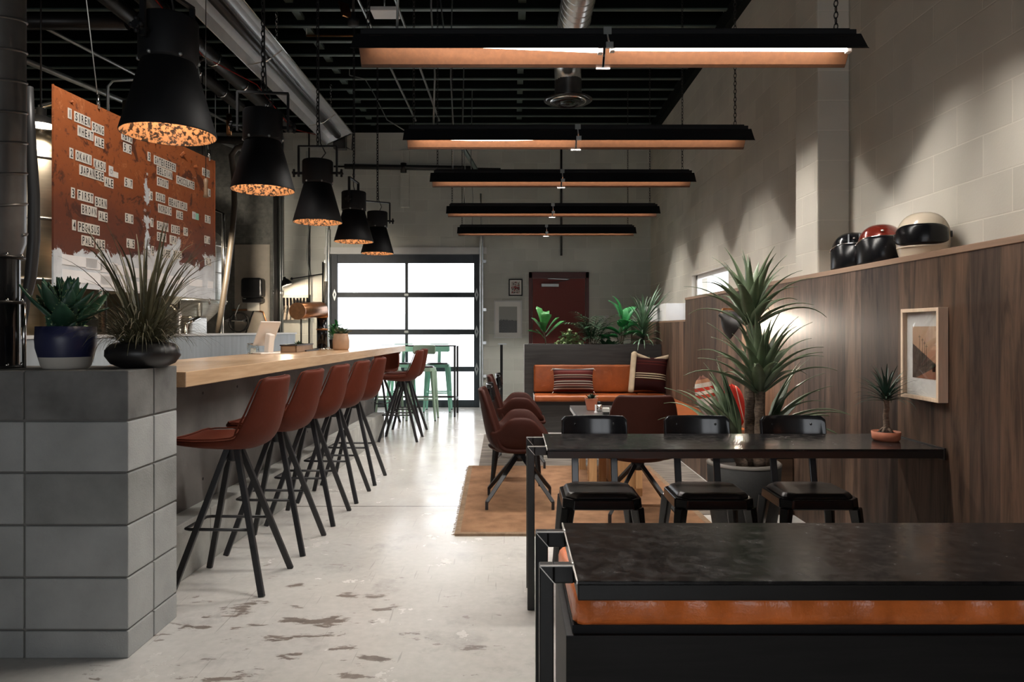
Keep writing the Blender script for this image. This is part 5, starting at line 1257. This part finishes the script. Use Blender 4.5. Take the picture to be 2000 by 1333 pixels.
# ---------------------------------------------------------------- long fluorescent fixtures
FX0, FX1 = -.768, 1.672
def fixture(label, yc, zb, visible):
    t = thing('fluorescent_fixture', label, 'light fixture', (0, yc, zb), 0, 'long fluorescent fixtures over the seating')
    xm = (FX0+FX1)/2; L = (FX1-FX0)/2
    MB().box((FX0+.03,-.045,.098),(FX1-.02,.045,.125)).build('channel', MT['matt_black'], t, .003)
    MB().box((FX0+.04,-.02,.125),(FX1-.04,.02,.14)).build('ballast_cover', MT['matt_black'], t, .003)
    for s, nm in ((-1,'near'),(1,'far')):
        for a, b in ((FX0, xm-.004),(xm+.004, FX1)):
            w = MB(); w.add([(a,s*.046,.1),(b,s*.046,.1),(b,s*.112,.012),(a,s*.112,.012),(a,s*.126,.0),(b,s*.126,.0)],[(0,1,2,3),(3,2,5,4)])
            o = w.build('reflector', MT['matt_black'], t, solid=.0016, soloff=(1 if s > 0 else -1))
            w = MB(); w.add([(a+.002,s*.0445,.0995),(b-.002,s*.0445,.0995),(b-.002,s*.1105,.0125),(a+.002,s*.1105,.0125),(a+.002,s*.1245,.0012),(b-.002,s*.1245,.0012)],[(0,1,2,3),(3,2,5,4)])
            l = w.build('reflector_lining', MT['copper_in'], o)
            sl = MB()
            for k in range(8):
                x = a+.11+k*.145; sl.box((x-.035,s*.0555-.001,.0865),(x+.035,s*.0555+.001,.0895))
            sl.build('slot_lips', MT['copper_in'], o)
    MB().box((FX0+.03,-.0445,.094),(FX1-.02,.0445,.0978)).build('channel_lining', MT['copper_in'], t)
    for k, (a, b) in enumerate(((FX0+.03, xm-.02),(xm+.02, FX1-.03))):
        za, zb_ = visible[k]
        sag = sag_k.get((round(yc,2), k), 0)
        l = MB().tube([(a+.02+(b-a-.04)*q/8,0,za+(zb_-za)*q/8-sag*(1-(q/4-1)**2)) for q in range(9)], .013, 10).build('fluorescent_tube', MT['tube_lit'], t)
        for x, z in ((a+.01,za),(b-.01,zb_)): MB().box((x-.012,-.015,z-.02),(x+.012,.015,.095)).build('lamp_holder', MT['white'], t, .003)
    c = MB().box((xm-.02,-.05,.06),(xm+.02,-.046,.135)).build('centre_clip', MT['conduit'], t, .002)
    MB().box((xm-.018,-.13,.0),(xm+.018,-.118,.03)).build('clip_tab', MT['conduit'], t, .002); MB().box((xm-.035,.12,-.008),(xm+.035,.13,-.001)).build('clip_tab', MT['white'], t, .001)
    MB().box((xm-.003,.044,.0),(xm+.003,.126,.1)).build('joint_plate', MT['copper_in'], t) if False else None
    for x in (FX0+.06, FX1-.1):
        mb = MB(); chain(mb, (x,0,.14), (x,0,ZC-zb), .036, .0028, 4); mb.build('hanging_chain', MT['pipe'], t)
    mb = MB(); mb.tube([(FX0+.2,0,.14),(FX0+.21,0,.5),(FX0+.18,.02,1.0),(FX0+.2,0,ZC-zb)], .007, 6); mb.build('power_cable', MT['conduit'], t)
    # the light the tubes throw down
    la = bpy.data.lights.new('tube_glow','AREA'); la.shape = 'RECTANGLE'; la.size = FX1-FX0-.12; la.size_y = .05; la.energy = FIX_W; la.color = (1,.95,.885); la.spread = math.radians(FIX_SPREAD)
    lo = bpy.data.objects.new('tube_glow', la); COL.objects.link(lo); lo.location = (xm, 0, .0930); lo.parent = t
    return t
FIX_W, FIX_SPREAD = 104, 160
d_k = [3.342+1.579*k for k in range(5)]
sag_k = {(round(d_k[1]+.126,2), 0): .018}
vis_k = [((.088,.040),(.050,.046)), ((.060,.060),(.078,.078)), ((.078,.078),(.078,.078)), ((.078,.078),(.078,.078)), ((.078,.078),(.078,.078))]
flab = ['largest long black fixture with copper lining, nearest the viewer', 'second long black fixture from the viewer with copper lining', 'third long black fixture, middle of the row of five', 'fourth long black fixture, next to last before the back wall', 'smallest long black fixture, closest to the back wall']
ypx = [94, 274, 355.5, 417.5, 456.5]
for k in range(5):
    s = F0/d_k[k]; zb = CAMH-(ypx[k]-VY)/s
    fixture(flab[k], d_k[k]+.126, zb, vis_k[k])
# ---------------------------------------------------------------- black cone pendants over the bar
def pendant(label, loc, yaw, yoke=True):
    t = thing('pendant_lamp', label, 'pendant lamp', loc, 0, 'black cone pendants over the bar')
    hd = thing('lamp_head', None, None); hd.parent = t; hd.rotation_euler.z = yaw
    sh = MB().lathe([(.198,0),(.1995,.006),(.111,.322)], 48).build('shade', MT['matt_black'], t, solid=.0015)
    MB().lathe([(.1955,.001),(.194,.006),(.107,.317),(.0,.318)], 48).build('copper_lining', MT['copper_spot'], sh)
    h = MB().lathe([(.10,.312),(.122,.322),(.124,.332),(.124,.502),(.118,.511),(0,.514)], 40).build('housing', MT['matt_black'], t)
    for k in range(6): MB().ball((.122*math.cos(k*PI/3+yaw), (.122)*math.sin(k*PI/3+yaw), .327), .009, 8, 6).build('bolt', MT['hinge'], h)
    R = RZ(yaw)
    def rv(x, y, z): return R @ V((x,y,z))
    yk = MB(); yk.bar(rv(-.158,0,.38),rv(-.158,0,.63),.013,.024,up=rv(0,1,0)); yk.bar(rv(.158,0,.38),rv(.158,0,.63),.013,.024,up=rv(0,1,0)); yk.bar(rv(-.162,0,.632),rv(.162,0,.632),.024,.013)
    yk.build('yoke', MT['matt_black'], t)
    for s in (-1,1):
        k = MB(); k.tube([rv(s*.12,0,.41),rv(s*.19,0,.41)], .011, 8); k.tube([rv(s*.19,0,.41),rv(s*.205,0,.41)], .018, 8)
        for a in range(4): k.ball(rv(s*.197, .024*math.cos(a*PI/2), .41+.024*math.sin(a*PI/2)), .011, 8, 6)
        k.build('tilt_knob', MT['matt_black'], t)
    mb = MB(); chain(mb, (0,0,.636), (0,0,ZC-loc[2]), .042, .0042, 4); mb.build('chain', MT['matt_black'], t)
    MB().tube([rv(.03,0,.53),rv(.06,.02,.58),rv(.02,.01,.66),(.008,.005,.9),(.006,0,ZC-loc[2])], .005, 6).build('cord', MT['hoseblack'], t)
    MB().ball((0,0,.215), .038, 14, 10).build('bulb', MT['bulb'], t)
    bpy.data.objects.remove(hd)
    lp = bpy.data.lights.new('bulb_glow','POINT'); lp.energy = PEN_W; lp.color = (1,.84,.66); lp.shadow_soft_size = .045
    lo = bpy.data.objects.new('bulb_glow', lp); COL.objects.link(lo); lo.parent = t; lo.location = (0,0,.16)
    return t
PEN_W = 13
pl_ = ['black cone pendant nearest the viewer, in front of the menu board', 'second black cone pendant from the viewer over the bar', 'third black cone pendant, middle one of the five over the bar', 'fourth black cone pendant, hanging before the left edge of the glass door', 'black cone pendant farthest from the viewer, overlapping the glass door']
for (px, py, d), yaw, lb in zip(((329.5,262,3.157),(513.5,371,4.6),(620.5,434,5.89),(691,472,7.29),(737,495,8.71)), (1.35,.12,0,1.5,.5), pl_):
    p = P(px, py, d); pendant(lb, (p.x, p.y, p.z-.004), yaw)
# ---------------------------------------------------------------- pipes, heater and duct under the joists
t = thing('radiant_heater', 'long aluminium tube heater with a polished hood under the joists', 'heater', (-2.585, 0, 4.13))
hp = [(-.21,.0),(-.205,-.012),(-.14,.06),(-.07,.10),(.07,.10),(.14,.06),(.205,-.012),(.21,.0)]
ta = math.radians(24); hp = [(x*math.cos(ta)-z*math.sin(ta), x*math.sin(ta)+z*math.cos(ta)) for x, z in hp]
mb = MB(); n = len(hp)
Y0h, Y1h = 4.2, 10.55
mb.add([(x,Y0h,z) for x,z in hp]+[(x,Y1h,z) for x,z in hp], [(i,i+1,i+1+n,i+n) for i in range(n-1)]); mb.build('hood', MT['foil'], t, solid=.003)
MB().add([(x,Y1h,z) for x,z in hp], [tuple(range(n))]).build('end_plate', MT['foil'], t, solid=.003)
MB().tube([(0,Y0h,.02),(0,Y1h-.1,.02)], .05, 16).build('burner_tube', MT['pipe'], t)
mb = MB()
for s in (-1,1): mb.tube([(s*.192,Y0h,s*.085),(s*.192,Y1h,s*.085)], .008, 6)
mb.build('hood_edge', MT['chrome'], t)
for yy in (5.2, 7.4, 9.6):
    MB().tube([(-.192,yy,-.085),(.02,yy,-.04),(.192,yy,.085)], .007, 6).build('tube_clip', MT['chrome'], t)
    mb = MB()
    for s in (-1,1): chain(mb, (s*.12,yy,.1+s*.05), (s*.12,yy,ZC-4.13), .05, .004, 4)
    mb.build('hanging_chain', MT['chrome'], t)
MB().box((-.1,Y1h+.02,-.14),(.08,Y1h+.16,.12)).build('burner_box', MT['pipe'], t, .01)
MB().tube([(.06,Y1h+.1,-.1),(.16,Y1h+.12,-.14),(.18,Y1h+.1,.1),(.05,Y1h+.08,.14)], .012, 6).build('burner_cable', MT['hoseblack'], t)
def run(name, label, cat, pts, r, mat, rings=None, ring_mat=None, seg=12):
    t = thing(name, label, cat, (0,0,0)); MB().tube(pts, r, seg).build('pipe', mat, t)
    if max(p[2] for p in pts) > 3.7:
        q = max(pts, key=lambda p: p[2]); MB().tube([q, (q[0], q[1], 5.0)], min(r*.5,.006), 5).build('hanger_rod', MT['conduit'], t)
    for y in rings or []:
        x = pts[0][0]; z = pts[0][2]; MB().tube([(x,y-.02,z),(x,y+.02,z)], r*1.12, seg).build('coupling', ring_mat or MT['galv'], t)
    return t
run('ceiling_pipe', 'thick black pipe running under the joists beside the tube heater', 'pipe', [(-3.22,4.0,4.2),(-3.22,10.2,4.2)], .085, MT['pipe'], (6.5,7.6,8.4,9.1,9.7), MT['chrome'])
run('ceiling_pipe', 'second thick black pipe above the menu board', 'pipe', [(-3.62,4.0,4.25),(-3.62,9.4,4.25)], .075, MT['pipe'], (7.2,8.1,8.8), MT['chrome'])
run('ceiling_pipe', 'black pipe crossing under the joists above the menu board corner', 'pipe', [(-6.6,6.9,4.28),(-3.75,6.9,4.28)], .075, MT['pipe'])
run('conduit', 'silver conduit between the tube heater and the black pipes', 'conduit', [(-2.98,4.0,4.33),(-2.98,10.6,4.33)], .016, MT['conduit'])
run('conduit', 'silver conduit running along the left above the menu board', 'conduit', [(-5.0,5.0,4.3),(-3.95,11.5,4.3)], .018, MT['conduit'])
run('cable_tray', 'pale channel strip sloping behind the menu board', 'conduit', [(-5.2,5.4,3.95),(-4.0,11.6,4.05)], .03, MT['conduit'])
run('conduit', 'silver ceiling conduit dropping to the first fixtures, left of the pair', 'conduit', [(-1.52,3.0,4.5),(-1.50,10.9,4.5)], .014, MT['conduit'])
run('conduit', 'silver ceiling conduit dropping to the first fixtures, right of the pair', 'conduit', [(-1.16,3.0,4.5),(-1.14,10.9,4.5)], .014, MT['conduit'])
run('conduit', 'pale copper line bending down beside the nearest long fixture', 'conduit', [(-2.3,7.9,4.56),(-1.75,7.9,4.56),(-1.6,7.85,4.5),(-1.48,7.8,4.38)], .012, MT['brass'])
run('hose', 'tan stub pipe behind the nearest pendant', 'pipe', [(-3.9,7.2,3.6),(-3.9,7.2,2.9)], .055, MT['hose'])
run('conduit', 'bent silver pipe rising behind the menu board', 'conduit', [(-4.05,7.1,3.0),(-4.05,7.1,3.72),(-4.0,7.1,3.78),(-3.6,7.1,3.8)], .014, MT['conduit'])
run('sprinkler_pipe', 'dark crossover pipe between the first and second pendants', 'pipe', [(-3.9,9.3,3.78),(-3.1,9.3,3.76)], .05, MT['pipe'])
for x, lb in ((-3.72,'left'),(-3.3,'right')): run('copper_riser', 'ribbed copper riser up to the black pipes, %s of two' % ('farther from the aisle' if lb == 'left' else 'closer to the aisle'), 'pipe', [(x,9.3,3.835),(x,9.3,4.11)], .034, MT['brass'])
run('wire', 'thin red wire sagging along the black pipes', 'wire', [(-3.07,5.5,4.2),(-3.05,7.0,3.98),(-2.96,8.2,4.12),(-2.93,9.4,3.95),(-2.9,10.4,4.15)], .006, MT['redcloth'], None, None, 6)
run('wire', 'pale loose cable hanging in a curve behind the nearest long fixture', 'wire', [(-2.1,9.1,4.55),(-1.9,9.1,4.5),(-1.78,9.1,4.3),(-1.6,9.0,3.95),(-1.35,8.9,3.78),(-1.05,8.9,3.76)], .007, MT['conduit'], None, None, 6)
run('wire', 'pale cable looping above the nearest long fixture', 'wire', [(-1.5,7.0,4.2),(-1.3,6.9,3.95),(-1.0,6.8,3.88),(-.8,6.8,3.92),(-.66,6.8,4.1),(-.7,6.8,4.45)], .008, MT['conduit'], None, None, 6)
t = thing('angle_strut', 'pale green steel strut leaning from the back wall to the joists', 'strut', (0,0,0))  # slanted steel strut, leaning rather than hung
MB().bar(P(905,290,10.4), P(938,345,11.7), .06, .03).build('strut', MT['flange'], t)
t = thing('ceiling_spot', 'black ceiling canopy with reflector above the nearest long fixture end', 'fitting', P(690,45,6.2))
MB().lathe([(0,-.02),(.05,-.02),(.05,.03),(.02,.05),(.02,.09),(0,.09)], 16).build('canopy', MT['matt_black'], t)
MB().bar((-.05,0,.05),(-.1,.05,.2),.1,.012).build('reflector', MT['brass'], t); MB().tube([(0,0,.09),(0,0,ZC-t.location.z)], .012, 6).build('stem', MT['pipe'], t)
# galvanised duct and round diffuser
t = thing('air_duct', 'ribbed galvanised duct ending in a black round ceiling diffuser', 'duct', (.55, 0, 0))
dz, dr = 4.1, .14
MB().tube([(0,3.4,dz),(0,7.2,dz),(.01,7.38,dz-.03),(.02,7.47,dz-.12),(.025,7.49,dz-.2)], dr, 28).build('duct_tube', MT['galv'], t)
mb = MB(); mb.tube([((dr+.002)*math.cos(a*PI/8), 3.4+a*.0068, dz+(dr+.002)*math.sin(a*PI/8)) for a in range(0, 557)], .006, 5); mb.build('spiral_seam', MT['galv'], t)
MB().lathe([(.142,-.02),(.142,.16)], 28, T(.025,7.49,dz-.34)).build('collar', MT['ductblack'], t)
df = MB().lathe([(.142,.0),(.252,-.035),(.256,-.042),(.225,-.06),(.19,-.05),(.18,-.058),(.13,-.08),(.1,-.068),(.08,-.085),(.0,-.092)], 44, T(.025,7.49,dz-.35)).build('diffuser', MT['gloss'], t)
MB().lathe([(.18,-.0585),(.185,-.061),(.19,-.0505)], 44, T(.025,7.49,dz-.352)).build('diffuser_ring', MT['chrome'], df)
for yy in (4.5, 6.4): MB().tube([((dr+.004)*math.cos(a*PI/12), yy, dz+(dr+.004)*math.sin(a*PI/12)) for a in range(24)], .008, 6, False, True).build('hanger_band', MT['conduit'], t); MB().bar((0,yy,dz+dr),(0,yy,ZC),.03,.004,up=(0,1,0)).build('hanger_strap', MT['conduit'], t)
# ---------------------------------------------------------------- light and camera
w = bpy.data.worlds.new('sky'); sc.world = w; w.use_nodes = True
bg = w.node_tree.nodes['Background']; bg.inputs[0].default_value = (.93,.96,1,1); bg.inputs[1].default_value = 3.6
def portal(loc, rot, sx, sy):
    l = bpy.data.lights.new('daylight_portal','AREA'); l.shape = 'RECTANGLE'; l.size = sx; l.size_y = sy; l.cycles.is_portal = True
    o = bpy.data.objects.new('daylight_portal', l); COL.objects.link(o); o.location = loc; o.rotation_euler = rot
portal(((DX0+DX1)/2, BW+.22, DZ/2), (-PI/2,0,0), DX1-DX0, DZ)
portal((XR+.22, (WY0+WY1)/2, (WZ0+WZ1)/2), (0,PI/2,0), WZ1-WZ0, WY1-WY0)
portal(((RWX0+RWX1)/2, YB-.22, (RWZ0+RWZ1)/2), (PI/2,0,0), RWX1-RWX0, RWZ1-RWZ0)
def point(name, loc, e, col, r=.03, spot=None, rot=None):
    l = bpy.data.lights.new(name, 'SPOT' if spot else 'POINT'); l.energy = e; l.color = col; l.shadow_soft_size = r
    if spot: l.spot_size = spot; l.spot_blend = .4
    o = bpy.data.objects.new(name, l); COL.objects.link(o); o.location = loc
    if rot: o.rotation_euler = rot
    return o
point('wall_lamp_glow', LWALL, 55, (1,.86,.70), .03)
point('tap_lamp_glow', LSW + V((0,0,-.03)), 40, (1,.80,.58), .03)
cam = bpy.data.cameras.new('camera'); co = bpy.data.objects.new('camera', cam); COL.objects.link(co)
cam.sensor_width = 36; cam.lens = F0*36/2000; cam.shift_x = (1000-VX)/2000; cam.shift_y = -(666.5-VY)/2000
co.location = (0,0,CAMH); co.rotation_euler = (PI/2,0,0); cam.clip_start = .05; cam.clip_end = 300
sc.camera = co
vs = sc.view_settings; vs.view_transform = 'Standard'; vs.look = 'None'; vs.exposure = 0; vs.gamma = 1; vs.use_curve_mapping = False
cy = sc.cycles
cy.use_denoising = True; cy.max_bounces = 8; cy.diffuse_bounces = 4; cy.glossy_bounces = 4; cy.transparent_max_bounces = 16; cy.sample_clamp_indirect = 4; cy.caustics_reflective = False; cy.caustics_refractive = False
def track_spot(label, loc, aim, e, col, size):
    t = thing('track_spotlight', label, 'spotlight', loc)
    d = (V(aim)-V(loc)).normalized(); q = d.to_track_quat('-Z','Y')
    M_ = q.to_matrix().to_4x4()
    MB().lathe([(.05,-.09),(.052,.05),(.03,.09),(0,.095)], 20, M_).build('can', MT['matt_black'], t, solid=.002)
    MB().tube([(0,0,.0),(0,0,ZC-loc[2])], .01, 6).build('stem', MT['matt_black'], t)
    l = bpy.data.lights.new('spot_glow','SPOT'); l.energy = e; l.color = col; l.spot_size = size; l.spot_blend = .5; l.shadow_soft_size = .03
    o = bpy.data.objects.new('spot_glow', l); COL.objects.link(o); o.parent = t; o.location = d*.1; o.rotation_euler = q.to_euler()
track_spot('black ceiling spotlight aimed at the menu board', (-1.95, 3.5, 4.3), (-2.72, 5.2, 2.1), 300, (1,.93,.86), .95)
point('tank_lamp_glow', V(P(80,246,5.3))+V((0,0,-.03)), 7, (1,.86,.68), .06)
track_spot('added black ceiling spotlight, out of view, brightening the left brewing tank', (-3.05, 3.6, 4.3), (-3.9, 5.7, 2.0), 150, (1,.78,.5), .8)  # added warm fill so the left tank reads golden
point('added_rear_fill', (-3.5, 8.0, 2.13), 260, (1,.88,.72), .06, 1.7, V((-.25,1,-.35)).to_track_quat('-Z','Y').to_euler())  # added fill beam towards the back panel, from the unseen dome
